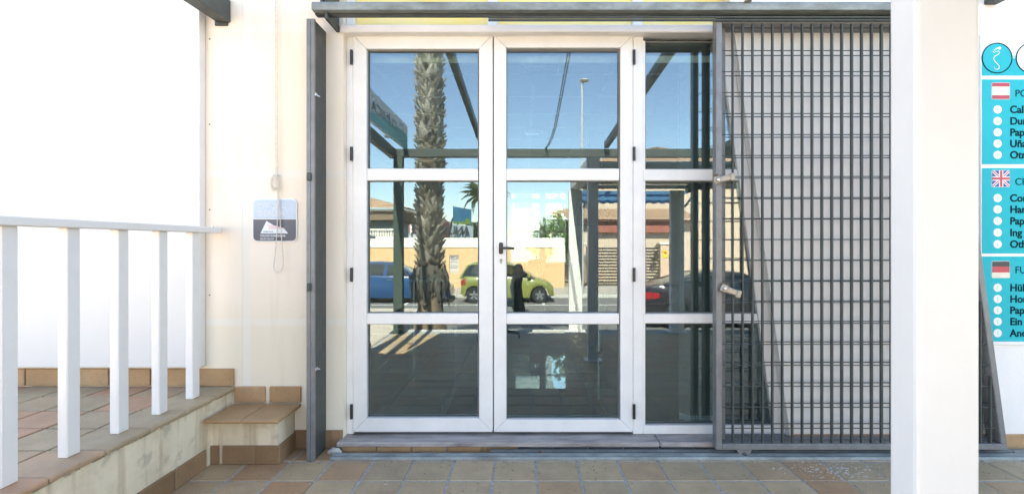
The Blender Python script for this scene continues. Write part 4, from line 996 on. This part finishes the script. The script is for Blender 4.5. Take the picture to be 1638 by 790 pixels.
# ------------------------------------------------------------------ cars
def car(name_label, x_nose, yc, facing, L, W, paint, belt, gh, roofz, wheels, wr, xdoors, zg=-.94, notch=None):
    """x runs from tail (0) to nose (L); facing=+1 puts the nose towards +x. belt: [(x, z)] top of lower body; gh: (x_rear_base, x_rear_top, x_front_top, x_front_base)"""
    t = thing('parked_car', name_label, 'car', (x_nose-facing*L/2, yc, zg), 'cars parked in the street')
    ORG[t.name] = Vector((0, 0, 0)); hw = W/2
    def lerp(tab, x):
        for (a, za), (b, zb_) in zip(tab[:-1], tab[1:]):
            if x <= b: 
                u = (x-a)/(b-a); u = max(0, u); return za+(zb_-za)*u
        return tab[-1][1]
    wtab = [(0, .80), (.05*L, .92), (.18*L, .985), (.5*L, 1.0), (.78*L, .985), (.93*L, .90), (L, .72)]
    def cx(x): return x-L/2
    def zbot(x):
        z = .20
        if x < .12: z = .34-.14*x/.12
        if x > L-.15: z = .22+.10*(x-(L-.15))/.15
        for wx in wheels:
            d = abs(x-wx)
            if d < wr+.055: z = max(z, wr+math.sqrt((wr+.055)**2-d*d))
        return z
    N_ = 72; q = MB(); rings = []
    xs_ = [L*i/N_ for i in range(N_+1)]
    for x in xs_:
        b = lerp(belt, x); w_ = hw*lerp(wtab, x); zb_ = min(zbot(x), b-.09); tops = b
        pr = [(w_*.55, zb_), (w_*.97, zb_), (w_, zb_+(b-zb_)*.25), (w_*1.0, zb_+(b-zb_)*.55), (w_*.965, zb_+(b-zb_)*.86), (w_*.90, b), (w_*.5, b+.035)]
        ring_ = [q.bm.verts.new((cx(x), -yy, zz)) for yy, zz in pr]+[q.bm.verts.new((cx(x), yy, zz)) for yy, zz in reversed(pr)]
        rings.append(ring_)
    for a, b in zip(rings[:-1], rings[1:]):
        for k in range(len(a)-1): q.bm.faces.new((a[k], a[k+1], b[k+1], b[k]))
    q.bm.faces.new(rings[0]); q.bm.faces.new(rings[-1][::-1])
    q.build('body', M[paint], t, smooth=True)
    MB().box(cx(.25), cx(L-.3), -hw*.86, hw*.86, .22, min(.6, lerp(belt, L*.5)-.1)).build('underbody', M['black'], t)
    x0, x1, x2, x3 = gh
    def ztop(x):
        if x <= x1: return lerp(belt, x0)+(roofz-.03-lerp(belt, x0))*((x-x0)/(x1-x0))**.85
        if x >= x2: return lerp(belt, x3)+(roofz-.02-lerp(belt, x3))*((x3-x)/(x3-x2))**.9
        u = (x-x1)/(x2-x1); return roofz-.03*(1-u)-.02*u+.035*sin(pi*u)
    def sidey(x, z):
        b = lerp(belt, x); return hw*lerp(wtab, x)*(.90-.20*max(0, (z-b))/(roofz-b))
    def shell(xa, xb, off, frac0, frac1, n, inc_top):
        q = MB(); rr = []
        for i in range(n+1):
            x = xa+(xb-xa)*i/n; b = lerp(belt, x); tz = max(ztop(x), b+.001); pr = []
            for f in (frac0, (frac0+frac1)/2, frac1):
                z = b+(tz-b)*f; pr.append((sidey(x, z)+off, z))
            pr += [(sidey(x, tz)*.86+off, tz+off), (sidey(x, tz)*.45, tz+.012+off)]
            rr.append([q.bm.verts.new((cx(x), -yy, zz)) for yy, zz in pr]+[q.bm.verts.new((cx(x), yy, zz)) for yy, zz in reversed(pr)])
        for a, b in zip(rr[:-1], rr[1:]):
            for k in range(len(a)-1): q.bm.faces.new((a[k], a[k+1], b[k+1], b[k]))
        return q
    shell(x0, x3, 0, 0, .97, 30, True).build('windows', M['carglass'], t, smooth=True)
    shell(x1-.02, x2+.02, .006, .88, .985, 14, True).build('roof', M[paint], t, smooth=True)
    for sgn in (-1, 1):
        pil = [(x0+.02, x1-.02, .11), (x3-.03, x2-.01, .055)]+[(xd, xd+.03, .075) for xd in xdoors[1:-1]]
        for (xb_, xt_, wd) in pil:
            b0, b1 = lerp(belt, xb_)-.01, min(ztop(xt_), roofz)-.02
            y0_, y1_ = sidey(xb_, b0)+.005, sidey(xt_, b1)+.005
            q = MB(); 
            q.hexa([(cx(xb_-wd), sgn*(y0_-.03), b0), (cx(xb_+wd), sgn*(y0_-.03), b0), (cx(xb_+wd), sgn*y0_, b0), (cx(xb_-wd), sgn*y0_, b0), (cx(xt_-wd*.7), sgn*(y1_-.03), b1), (cx(xt_+wd*.7), sgn*(y1_-.03), b1), (cx(xt_+wd*.7), sgn*y1_, b1), (cx(xt_-wd*.7), sgn*y1_, b1)])
            q.build('pillar', M[paint], t)
        for xa, xb_ in zip(xdoors[:-1], xdoors[1:]):
            q = MB(); n = 8; prev = None
            for i in range(n+1):
                x = xa+.012+(xb_-xa-.024)*i/n; b = lerp(belt, x); w_ = hw*lerp(wtab, x); zb_ = .26; zz = max(zb_, zbot(x)+.03)
                zb0 = min(zbot(x), b-.09)
                cur = [q.bm.verts.new((cx(x), sgn*(w_*f+.005), zb0+(b-zb0)*g)) for f, g in ((.99, .12), (1., .25), (1.0, .55), (.966, .86), (.915, .985))]
                if prev:
                    for k in range(4): q.bm.faces.new((prev[k], prev[k+1], cur[k+1], cur[k]))
                prev = cur
            d = q.build('door', M[paint], t, smooth=True)
            hx_ = xa+.10; hy_ = hw*lerp(wtab, hx_)*.985+.012
            MB().box(cx(hx_), cx(hx_+.18), sgn*hy_-.014, sgn*hy_+.014, lerp(belt, hx_)-.16, lerp(belt, hx_)-.125).build('handle', M['chrome'] if paint == 'blue' else M[paint], d, bevel=.005)
            MB().box(cx(xa)-.006, cx(xa)+.006, sgn*(hw*.985)-.012, sgn*(hw*.985)+.009, .3, lerp(belt, xa)-.06).build('door_gap', M['black'], d)
        for wx in wheels:
            yw = sgn*(hw-.11)
            wh = MB().lathe([(wr*.60, -.09), (wr*.95, -.095), (wr, -.06), (wr, .06), (wr*.95, .095), (wr*.60, .09)], 'y', (cx(wx), yw, wr), 28, closed=True).build('wheel', M['tyre'], t, smooth=True)
            rm = MB().lathe([(wr*.62, .0), (wr*.62, sgn*.085), (wr*.56, sgn*.088), (wr*.52, sgn*.05), (.03, sgn*.045)], 'y', (cx(wx), yw, wr), 24)
            rm.build('rim', M['gated'], wh)
            for k in range(5):
                a = 2*pi*k/5+.3; c, s_ = cos(a), sin(a); q = MB()
                def pt_(r_, tt, d): return (cx(wx)+r_*c-tt*s_, yw+sgn*d, wr+r_*s_+tt*c)
                q.hexa([pt_(.02, -.04, .05), pt_(wr*.6, -.025, .05), pt_(wr*.6, .025, .05), pt_(.02, .04, .05), pt_(.02, -.035, .092), pt_(wr*.6, -.02, .092), pt_(wr*.6, .02, .092), pt_(.02, .035, .092)]).build('spoke', M['alloy'], wh)
        mx_ = x3-.28; my = sgn*(sidey(mx_, lerp(belt, mx_))+.09)
        MB().box(cx(mx_)-.07, cx(mx_)+.07, my-.09, my+.07, lerp(belt, mx_)+.02, lerp(belt, mx_)+.15).build('mirror', M[paint], t, bevel=.03)
        # lamps
        o_ = .006
        ylo = lambda x: hw*lerp(wtab, x)
        if paint == 'plum': tl, lz0, lz1 = .40, .74, .92
        elif paint == 'lime': tl, lz0, lz1 = .17, .66, 1.0
        else: tl, lz0, lz1 = .25, .66, .90
        q = MB(); prev = None
        for i in range(7):
            x = -.004+tl*i/6; e_ = .03*(i/6)**2 if paint == 'plum' else 0
            lo, hi = (ylo(max(x, 0))*1.0+.012, lz0+e_*1.5), (ylo(max(x, 0))*.985+.012, min(lz1, lerp(belt, x)-.06)-e_)
            cur = [q.bm.verts.new((cx(x), sgn*lo[0], lo[1])), q.bm.verts.new((cx(x), sgn*hi[0], hi[1])), q.bm.verts.new((cx(x), sgn*(hi[0]-.05), hi[1])), q.bm.verts.new((cx(x), sgn*(lo[0]-.05), lo[1]))]
            if prev:
                for k in range(4): q.bm.faces.new((prev[k], prev[(k+1) % 4], cur[(k+1) % 4], cur[k]))
            else:
                q.bm.faces.new(cur)
            prev = cur
        q.bm.faces.new(prev[::-1])
        q.box(cx(-.018), cx(0), sgn*(ylo(0)-.20), sgn*(ylo(0)+.01), lz0, min(lz1, lerp(belt, 0)-.06)) if sgn > 0 else q.box(cx(-.018), cx(0), sgn*(ylo(0)+.01), sgn*(ylo(0)-.20), lz0, min(lz1, lerp(belt, 0)-.06))
        q.build('taillight', M['redlamp'], t)
        fz = lerp(belt, L-.15); q = MB()
        q.hexa([(cx(L+.01), sgn*ylo(L)*.55, fz-.16), (cx(L-.35), sgn*(ylo(L-.35)*1.0+o_), fz-.12), (cx(L-.35), sgn*ylo(L-.35)*.85, fz-.12), (cx(L-.05), sgn*ylo(L)*.5, fz-.16), (cx(L-.03), sgn*ylo(L)*.62, fz-.02), (cx(L-.42), sgn*(ylo(L-.42)*.95+o_), fz+.0), (cx(L-.42), sgn*ylo(L-.42)*.8, fz+.0), (cx(L-.08), sgn*ylo(L)*.5, fz-.02)])
        q.build('headlight', M['clear'], t, bevel=.008)
    MB().box(cx(-.03), cx(.16), -hw*.80, hw*.80, .30, .46).build('rear_bumper', M[paint], t, bevel=.03, seg=2)
    MB().box(cx(L-.12), cx(L+.02), -hw*.7, hw*.7, .24, .40).build('front_bumper', M[paint], t, bevel=.03, seg=2)
    MB().box(cx(-.012), cx(-.0), -.26, .26, .52, .63).build('number_plate', M['white'], t)
    t.rotation_euler = (0, 0, 0 if facing > 0 else pi)
    return t
GYc = 15.5
car('bright blue car parked beyond the palm by the orange wall', XR(717, GYc-.6), -(GYc+.3), 1, 4.25, 1.78, 'blue',
    [(0, .92), (.3, .98), (1.0, 1.0), (2.2, .98), (2.95, .95), (3.5, .86), (4.0, .70), (4.25, .52)], (.12, .75, 2.15, 3.15), 1.46, (.78, 3.38), .315, (.95, 1.95, 2.95))
car('small lime green hatchback parked by the orange wall', XR(886, GYc-.5), -(GYc+.3), 1, 3.36, 1.62, 'lime',
    [(0, .86), (.15, .96), (1.0, .95), (2.2, .92), (2.7, .86), (3.1, .76), (3.36, .56)], (-.0, .32, 1.75, 2.75), 1.46, (.48, 2.85), .285, (1.02, 2.15))
car('near black saloon car parked beyond the canopy', XR(1030, 9.6)+4.5, -10.4, 1, 4.5, 1.76, 'plum',
    [(0, 1.02), (.5, 1.09), (1.3, 1.0), (3.0, .95), (3.7, .86), (4.3, .66), (4.5, .5)], (.45, 1.5, 2.6, 3.4), 1.42, (.8, 3.6), .31, (1.1, 2.05, 3.05))

# ------------------------------------------------------------------ walls and houses over the road
WY = -20.3; wx0, wx1 = -30., XR(903, 20.3)
bw = thing('boundary_wall', 'orange rendered street wall with a white top band', 'wall', (-8, WY, -.84))
zw = ZR(380.5, 20.3); zo = ZR(396, 20.3)
vx0, vx1, vz0, vz1 = XR(719, 20.3), XR(733.5, 20.3), ZR(437, 20.3), ZR(408, 20.3)
MB().box(wx0, vx0, WY-.25, WY, -.85, zo).box(vx1, wx1, WY-.25, WY, -.85, zo).box(vx0, vx1, WY-.25, WY, -.85, vz0).box(vx0, vx1, WY-.25, WY, vz1, zo).build('wall_face', M['orange'], bw)
MB().box(wx0, wx1, WY-.26, WY+.03, zo+.001, zw).build('top_band', M['band'], bw, bevel=.01)
vw = MB().box(vx0, vx1, WY-.23, WY-.2, vz0, vz1).build('window', M['white'], bw)
for k in range(5):
    xx = vx0+.04+(vx1-vx0-.08)*k/4; MB().box(xx-.012, xx+.012, WY-.05, WY-.03, vz0, vz1).build('bar', M['white'], vw)
for f in (.3, .62): MB().box(vx0, vx1, WY-.052, WY-.028, vz0+(vz1-vz0)*f-.014, vz0+(vz1-vz0)*f+.014).build('bar', M['gateg'], vw)

def tiled_roof(par, p00, p10, p01, p11, nx, ny, amp=.05, m='roof', name='roof'):
    """barrel tiled slope: p00-p10 is the eave, p01-p11 the ridge"""
    p00, p10, p01, p11 = map(Vector, (p00, p10, p01, p11)); q = MB(); up_ = (p10-p00).cross(p01-p00).normalized()
    if up_.z < 0: up_ = -up_
    G = []
    for j in range(ny+1):
        v = j/ny
        for lift in ((.0, .035) if 0 < j < ny else (.035,)):
            row = []
            for i in range(nx*4+1):
                u = i/(nx*4); p = p00.lerp(p10, u).lerp(p01.lerp(p11, u), v)
                row.append(q.bm.verts.new(p+up_*(amp*abs(sin(pi*i/4))+lift)))
            G.append(row)
    for a, b in zip(G[:-1], G[1:]):
        for i in range(len(a)-1): q.bm.faces.new((a[i], a[i+1], b[i+1], b[i]))
    return q.build(name, M[m], par)

# left house with balustrade terrace
HY = 23.5
hl = thing('house', 'white house with clay tiled roof and balustrade behind the orange wall', 'house', (XR(600, HY), -HY, -.9))
zbal0, zbal1 = ZR(380, HY), ZR(366, HY)
xl0, xr0 = -16.0, XR(636, HY)
MB().box(xl0, xr0+.1, -HY-7, -HY+.9, -.95, zbal0-.02).build('terrace_base', M['band'], hl)
MB().box(xl0, xr0, -HY-.1, -HY+.1, zbal1-.09, zbal1).build('balustrade_rail', M['fascia'], hl, bevel=.01)
MB().box(xl0, xr0, -HY-.09, -HY+.09, zbal0-.019, zbal0+.05).build('balustrade_base', M['fascia'], hl, bevel=.01)
bmh = MB().lathe([(.05, 0), (.055, .04), (.035, .07), (.068, .14), (.035, .24), (.05, .29), (.05, zbal1-zbal0-.141)], 'z', (0, 0, 0), 8).mesh('baluster', M['fascia'], smooth=True)
xx = xr0-.08
while xx > -9.5:
    inst('baluster', bmh, hl, (xx, -HY, zbal0+.051)); xx -= .135
ze = ZR(335.5, HY); 
MB().box(xl0, XR(652, HY), -HY-6, -HY+.55, ze-.10, ze).build('cornice', M['fascia'], hl, bevel=.02)
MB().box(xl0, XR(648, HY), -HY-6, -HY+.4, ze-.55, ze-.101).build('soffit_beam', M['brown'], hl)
MB().box(xl0, XR(612, HY), -HY-6, -HY-1.6, zbal0-.02, ze-.551).build('wall', M['boardb'], hl)
MB().box(XR(640, HY)-.18, XR(640, HY), -HY-.3, -HY+.0-.11, zbal0, ze-.551).build('pillar', M['fascia'], hl)
MB().box(XR(640, HY)-.22, XR(640, HY)-.02, -HY-6, -HY-5.8, zbal0, ze-.551).build('pillar', M['fascia'], hl)
rx1 = XR(653, HY)+.1
tiled_roof(hl, (xl0, -HY+.65, ze+.001), (rx1, -HY+.65, ze+.001), (xl0, -HY-3.3, ze+1.25), (rx1-4.5, -HY-3.3, ze+1.25), 50, 7)
tiled_roof(hl, (rx1, -HY+.65, ze+.001), (rx1, -HY-7.2, ze+.001), (rx1-4.5, -HY-3.3, ze+1.25), (rx1-4.5, -HY-3.301, ze+1.25), 30, 7)

# distant red building, white block, hoardings
DY = 46
rbd = thing('shop_block', 'distant red brown shop with white gable trim and lettering', 'building', (XR(640, DY), -DY, -1))
a, b = XR(613, DY), XR(700, DY)
MB().box(a, b, -DY-8, -DY, -1.05, ZR(352, DY)).build('wall', M['redroof'], rbd)
MB().hexa([(a, -DY, ZR(352, DY)), (b, -DY, ZR(352, DY)), (b, -DY-8, ZR(352, DY)), (a, -DY-8, ZR(352, DY)), (a+.2, -DY-2, ZR(345, DY)), (b-.2, -DY-2, ZR(345, DY)), (b-.2, -DY-6, ZR(345, DY)), (a+.2, -DY-6, ZR(345, DY))]).build('roof', M['redroof'], rbd)
g0, g1, gm = XR(647, DY), XR(660, DY), XR(653.5, DY)
MB().xz([(g0, ZR(372, DY)), (g1, ZR(372, DY)), (g1, ZR(354, DY)), (gm, ZR(348, DY)), (g0, ZR(354, DY))], -DY+.02, -DY+.4).build('gable', M['redroof'], rbd)
for (pa, pb) in (((g0-.1, 354.5), (gm, 348)), ((gm, 348), (g1+.1, 354.5))):
    MB().xz([(pa[0], ZR(pa[1]+2.2, DY)), (pb[0], ZR(pb[1]+2.2, DY)), (pb[0], ZR(pb[1]-.4, DY)), (pa[0], ZR(pa[1]-.4, DY))], -DY+.41, -DY+.6).build('gable_trim', M['white'], rbd)
MB().box(g1-.12, g1+.06, -DY+.41, -DY+.55, ZR(374, DY), ZR(355, DY)).build('gable_trim', M['white'], rbd)
MB().box(a, b, -DY+.0, -DY+.3, ZR(374.5, DY), ZR(372.5, DY)).build('cornice', M['white'], rbd)
MB().box(a, b, -DY+.0, -DY+.25, -1.05, ZR(374.6, DY)).build('base_band', M['alug'], rbd)
RT = (radians(90), 0, pi)
text('lettering', 'casinos', 1.05, M['white'], rbd, (XR(631.5, DY), -DY+.12, ZR(361, DY)), rot=RT, bold=.02, ext=.04, align='LEFT')
wbk = thing('white_block', 'distant pale block of flats left of the hoardings', 'building', (XR(706, 52), -52, -1))
MB().box(XR(692, 52), XR(711.5, 52), -58, -52, -1.05, ZR(352, 52)).build('wall', M['band'], wbk)
for i in range(4):
    for j in range(3): MB().box(XR(695+4*i, 52), XR(697+4*i, 52), -52+.001, -51.95, ZR(374-7*j, 52), ZR(370-7*j, 52)).build('window', M['alug'], wbk)
BY = 36
h1 = thing('hoarding', 'blue advertising hoarding above the white street wall', 'billboard', (XR(738, BY), -BY, -1), 'advertising hoardings')
def hoard(t, x0, x1, y0, y1, z0, z1, m):
    """a slightly turned panel"""
    return MB().hexa([(x0, y0, z0), (x1, y1, z0), (x1, y1-.15, z0), (x0, y0-.15, z0), (x0, y0, z1[0]), (x1, y1, z1[1]), (x1, y1-.15, z1[1]), (x0, y0-.15, z1[0])])
hoard(h1, XR(724.5, BY), XR(750.5, BY), -BY, -BY-1.6, ZR(358, BY), (ZR(330, BY), ZR(335, BY)+.1), 0).build('panel', M['bbblue'], h1)
hoard(h1, XR(724.7, BY), XR(750, BY), -BY+.03, -BY-1.57, ZR(358, BY)+.02, (ZR(354.5, BY), ZR(355, BY)+.1), 0).build('green_print', M['bbgreen'], h1)
hoard(h1, XR(742, BY), XR(748, BY), -BY-1.05, -BY-1.42, ZR(354.4, BY)+.02, (ZR(348, BY), ZR(349, BY)), 0).build('print', M['bbgreen'], h1)
for xx in (XR(727, BY), XR(747, BY)): MB().tube([(xx, -BY-1.9, -1.05), (xx, -BY-1.9, ZR(340, BY))], .09, 8).build('leg', M['gated'], h1)
MB().tube([(XR(714, BY), -BY-1.2, ZR(380, BY)), (XR(723, BY), -BY-.3, ZR(349, BY))], .07, 8).build('strut', M['gated'], h1)
h2 = thing('hoarding', 'white ANUNCIATE hoarding below the blue one', 'billboard', (XR(738, BY-1), -BY+1, -1), 'advertising hoardings')
hoard(h2, XR(723.5, BY-1), XR(754, BY-1), -BY+1, -BY-.4, ZR(386, BY), (ZR(359.5, BY), ZR(361, BY)), 0).build('panel', M['boardb'], h2)
ang = math.atan2(1.4, XR(754, BY-1)-XR(723.5, BY-1))
text('lettering', 'ANUNCIATE', .92, M['ink'], h2, (XR(749, BY-1), -BY+.0+.05, ZR(375, BY-1)), rot=(radians(90), 0, pi-ang), bold=.015, ext=.02)
text('lettering', 'SU NEGOCIO', .6, M['ink'], h2, (XR(749, BY-1), -BY+.0+.05, ZR(380.5, BY-1)), rot=(radians(90), 0, pi-ang), bold=.01, ext=.02) if 0 else None
for xx in (XR(727, BY), XR(750, BY)): MB().tube([(xx, -BY-.7, -1.05), (xx, -BY-.7, ZR(365, BY))], .08, 8).build('leg', M['gated'], h2)

# trees beyond
tree(XR(690, 30), -30, -1, 2.6, (1.5, 1.2, .9), 1500, .11, 'low bright green bush behind the wall right of the palm', 3, 'trees beyond the street wall', 'leafb')
tree(XR(714, 31), -31, -1, 2.3, (1.0, 1.0, .7), 900, .11, 'small dark bush behind the wall under the hoardings', 4, 'trees beyond the street wall')
tree(XR(766, 44), -44, -1, 4.2, (2.3, 2.0, 1.7), 2600, .16, 'rounded green tree behind the wall right of the hoardings', 5, 'trees beyond the street wall')
tree(XR(884, 25), -25, -1, 3.9, (1.1, 1.1, 1.4), 2600, .10, 'leafy green tree beside the beige house', 6, 'trees beyond the street wall', 'leafb')
fx, fy = XR(776, 32), -32
p2 = palm(fx, fy, -1, ZR(312, 32)+1, .15, 'distant palm tree behind the street wall', 2.0, 1, 26, fms)
MB().tube([(fx, fy, -1.05), (fx+.1, fy, 2), (fx, fy, ZR(310, 32))], [.22, .17, .15], 12).build('trunk', M['bark'], p2, smooth=True)

# street lamp
LY = 17.6
lx = XR(931, LY)
lp = thing('street_lamp', 'tall grey street lamp with a flat round head', 'street lamp', (lx, -LY, -.84))
MB().tube([(lx, -LY, -.84), (lx, -LY, .3), (lx, -LY, 3), (lx, -LY, ZR(134, LY))], [.075, .07, .05, .038], 14).build('pole', M['pole'], lp, smooth=True)
MB().lathe([(.02, .05), (.16, .04), (.2, 0), (.17, -.05), (.05, -.07)], 'z', (lx+.09, -LY, ZR(129, LY)), 16).build('lamp_head', M['pole'], lp, smooth=True)
MB().tube([(lx, -LY, ZR(136, LY)), (lx+.03, -LY, ZR(132, LY))], .05, 10).build('neck', M['pole'], lp)
ns = tag(MB().lathe([(.11, 0), (.11, .02)], 'y', (XR(923.5, LY), -LY+.07, ZR(393, LY)), 18).build('round_sign', M['flagr'], None), 'small round red sign on the street lamp pole', 'sign')

# beige house on the right with slatted garage gate
RY = 24.0
rh = thing('house', 'beige two storey house with pale tiled hip roof', 'house', (XR(1020, RY), -RY-3, -.9))
xa, xb = XR(886, 27), XR(1240, 27); yy = -28.5
MB().box(XR(950, 28.5), xb, yy-7, yy, -.95, ZR(262, 28.5)).build('wall', M['beige'], rh)
ez = ZR(260, 28.0); x0e, x1e = XR(938, 28), XR(1200, 28); pk = ZR(234, 31); pxk = XR(1056, 31)
MB().box(x0e, x1e, yy-7.3, yy+.45, ez-.16, ez).build('cornice', M['fascia'], rh, bevel=.03)
tiled_roof(rh, (x0e, yy+.55, ez+.002), (x1e, yy+.55, ez+.002), (pxk-.1, yy-3.2, pk), (pxk+.1, yy-3.2, pk), 44, 9)
tiled_roof(rh, (x0e, yy-7.2, ez+.002), (x0e, yy+.55, ez+.002), (pxk-.1, yy-3.21, pk), (pxk-.1, yy-3.2, pk), 36, 9)
for (pa, pb, pc, pd) in ((975, 996, 378, 352), (1100, 1130, 300, 275)):
    wn = MB().box(XR(pa, 28.5), XR(pb, 28.5), yy-.05, yy+.02, ZR(pc, 28.5), ZR(pd, 28.5)).build('window', M['alug'], rh)
    MB().box(XR(pa, 28.5)+.06, XR(pb, 28.5)-.06, yy+.021, yy+.03, ZR(pc, 28.5)+.06, ZR(pd, 28.5)-.06).build('pane', M['intdark'], wn)
pr = thing('porch', 'low beige porch with scalloped clay tile edge behind the slatted gate', 'porch', (XR(1010, 26), -26, -.9))
pa, pb = XR(884, 26), XR(1110, 26)
MB().box(XR(902, 26), pb, -27.9, -26, -.95, ZR(353, 26)).build('wall', M['beige'], pr)
MB().box(XR(885, 26), XR(902, 26)-.001, -27.9, -26.2, -.95, ZR(360, 26)).build('wall', M['band'], pr)
tiled_roof(pr, (pa, -25.4, ZR(352, 26)), (pb, -25.4, ZR(352, 26)), (pa, -28, ZR(334, 27)), (pb, -28, ZR(334, 27)), 40, 5, .07)
MB().box(pa, pb, -25.75, -25.5, ZR(354.5, 26), ZR(352.4, 26)).build('fascia', M['redroof'], pr)
MB().box(XR(940, 26), XR(1075, 26), -25.99, -25.7, ZR(372, 26), ZR(358, 26)).build('lintel', M['redroof'], pr)
gtx0, gtx1 = XR(938, RY), XR(1055, RY)
sgt = thing('slatted_gate', 'wide grey slatted metal driveway gate', 'gate', ((gtx0+gtx1)/2, -RY, -.84))
gz0, gz1 = ZR(457, RY), ZR(394, RY)
ns_ = 13; ph = (gz1-gz0)/ns_
for k in range(ns_):
    z0_ = gz0+ph*k
    MB().hexa([(gtx0, -RY-.04, z0_), (gtx1, -RY-.04, z0_), (gtx1, -RY-.06, z0_), (gtx0, -RY-.06, z0_), (gtx0, -RY+.05, z0_+ph*.62), (gtx1, -RY+.05, z0_+ph*.62), (gtx1, -RY+.03, z0_+ph*.62), (gtx0, -RY+.03, z0_+ph*.62)]).build('slat', M['slat'], sgt)
for xx in (gtx0, (gtx0+gtx1)/2, gtx1): MB().box(xx-.04, xx+.04, -RY-.12, -RY-.065, -.85, gz1).build('post', M['slat'], sgt)
def gpillar(p0, p1, label):
    t = thing('gate_pillar', label, 'pillar', (XR((p0+p1)/2, RY), -RY, -.9), 'peach gate pillars')
    MB().box(XR(p0, RY), XR(p1, RY), -RY-.35, -RY+.12, -.9, ZR(391, RY)).build('shaft', M['peach'], t, bevel=.01)
    MB().box(XR(p0, RY)-.05, XR(p1, RY)+.05, -RY-.4, -RY+.17, ZR(391, RY)+.001, ZR(388, RY)).build('cap', M['fascia'], t, bevel=.01)
gpillar(1055.6, 1069, 'peach gate pillar right of the slatted gate with a yellow notice')
gpillar(925, 937, 'peach gate pillar left of the slatted gate')
nt_ = thing('alarm_notice', 'small yellow and red alarm notice on the right gate pillar', 'sign', (XR(1063, RY), -RY+.13, ZR(405, RY)))
MB().box(XR(1059, RY), XR(1067, RY), -RY+.121, -RY+.14, ZR(412, RY), ZR(400, RY)).build('plate', M['yellowsign'], nt_)
MB().lathe([(.06, 0), (.06, .006)], 'y', (XR(1063, RY), -RY+.141, ZR(404, RY)), 14).build('emblem', M['flagr'], nt_)
tree(XR(1057, 25.5), -25.5, -.9, 2.3, (.6, .5, .55), 700, .07, 'small shrub behind the right gate pillar', 8, 'trees beyond the street wall')
tree(XR(1025, 27), -25.0, -.9, 2.1, (.5, .4, .5), 500, .07, 'small shrub behind the slatted gate', 9, 'trees beyond the street wall') if 0 else None

# ------------------------------------------------------------------ yard behind the shop, bright through the back door
yard = struct(MB().box(-6, 7, 7.2, 13.2, -.3, -.012).build('yard', M['pave']))
bwl = thing('yard_wall', 'sunlit white yard wall seen through the back door', 'wall', (0, 12.5, 0))
MB().box(-6, 7, 12.4, 12.6, -.3, 1.9).build('wall_face', M['white'], bwl)
MB().box(-6, 7, 12.36, 12.64, 1.901, 1.97).build('coping', M['fascia'], bwl, bevel=.01)
tree(.55, 11.6, -.02, 2.1, (.7, .5, .8), 1600, .06, 'green shrub in the yard seen through the back door', 11, None, 'leafb')
tree(1.2, 10.6, -.02, 2.6, (.6, .5, .9), 1600, .06, 'taller green shrub to the right in the yard', 12, None, 'leafb')
hb = thing('yard_house', 'pale house beyond the yard wall', 'house', (-1, 17, -.3))
MB().box(-5, 1.0, 15, 20, -1.0, 4.5).build('wall', M['white'], hb)
for i in range(3): 
    wn = MB().box(-3.6+1.6*i, -2.8+1.6*i, 14.95, 15.01, 2.4, 3.6).build('window', M['alug'], hb); MB().box(-3.52+1.6*i, -2.88+1.6*i, 14.93, 14.949, 2.48, 3.52).build('pane', M['intdark'], wn)
MB().box(-5.2, 1.2, 14.8, 20.2, 4.501, 4.7).build('roof', M['fascia'], hb)
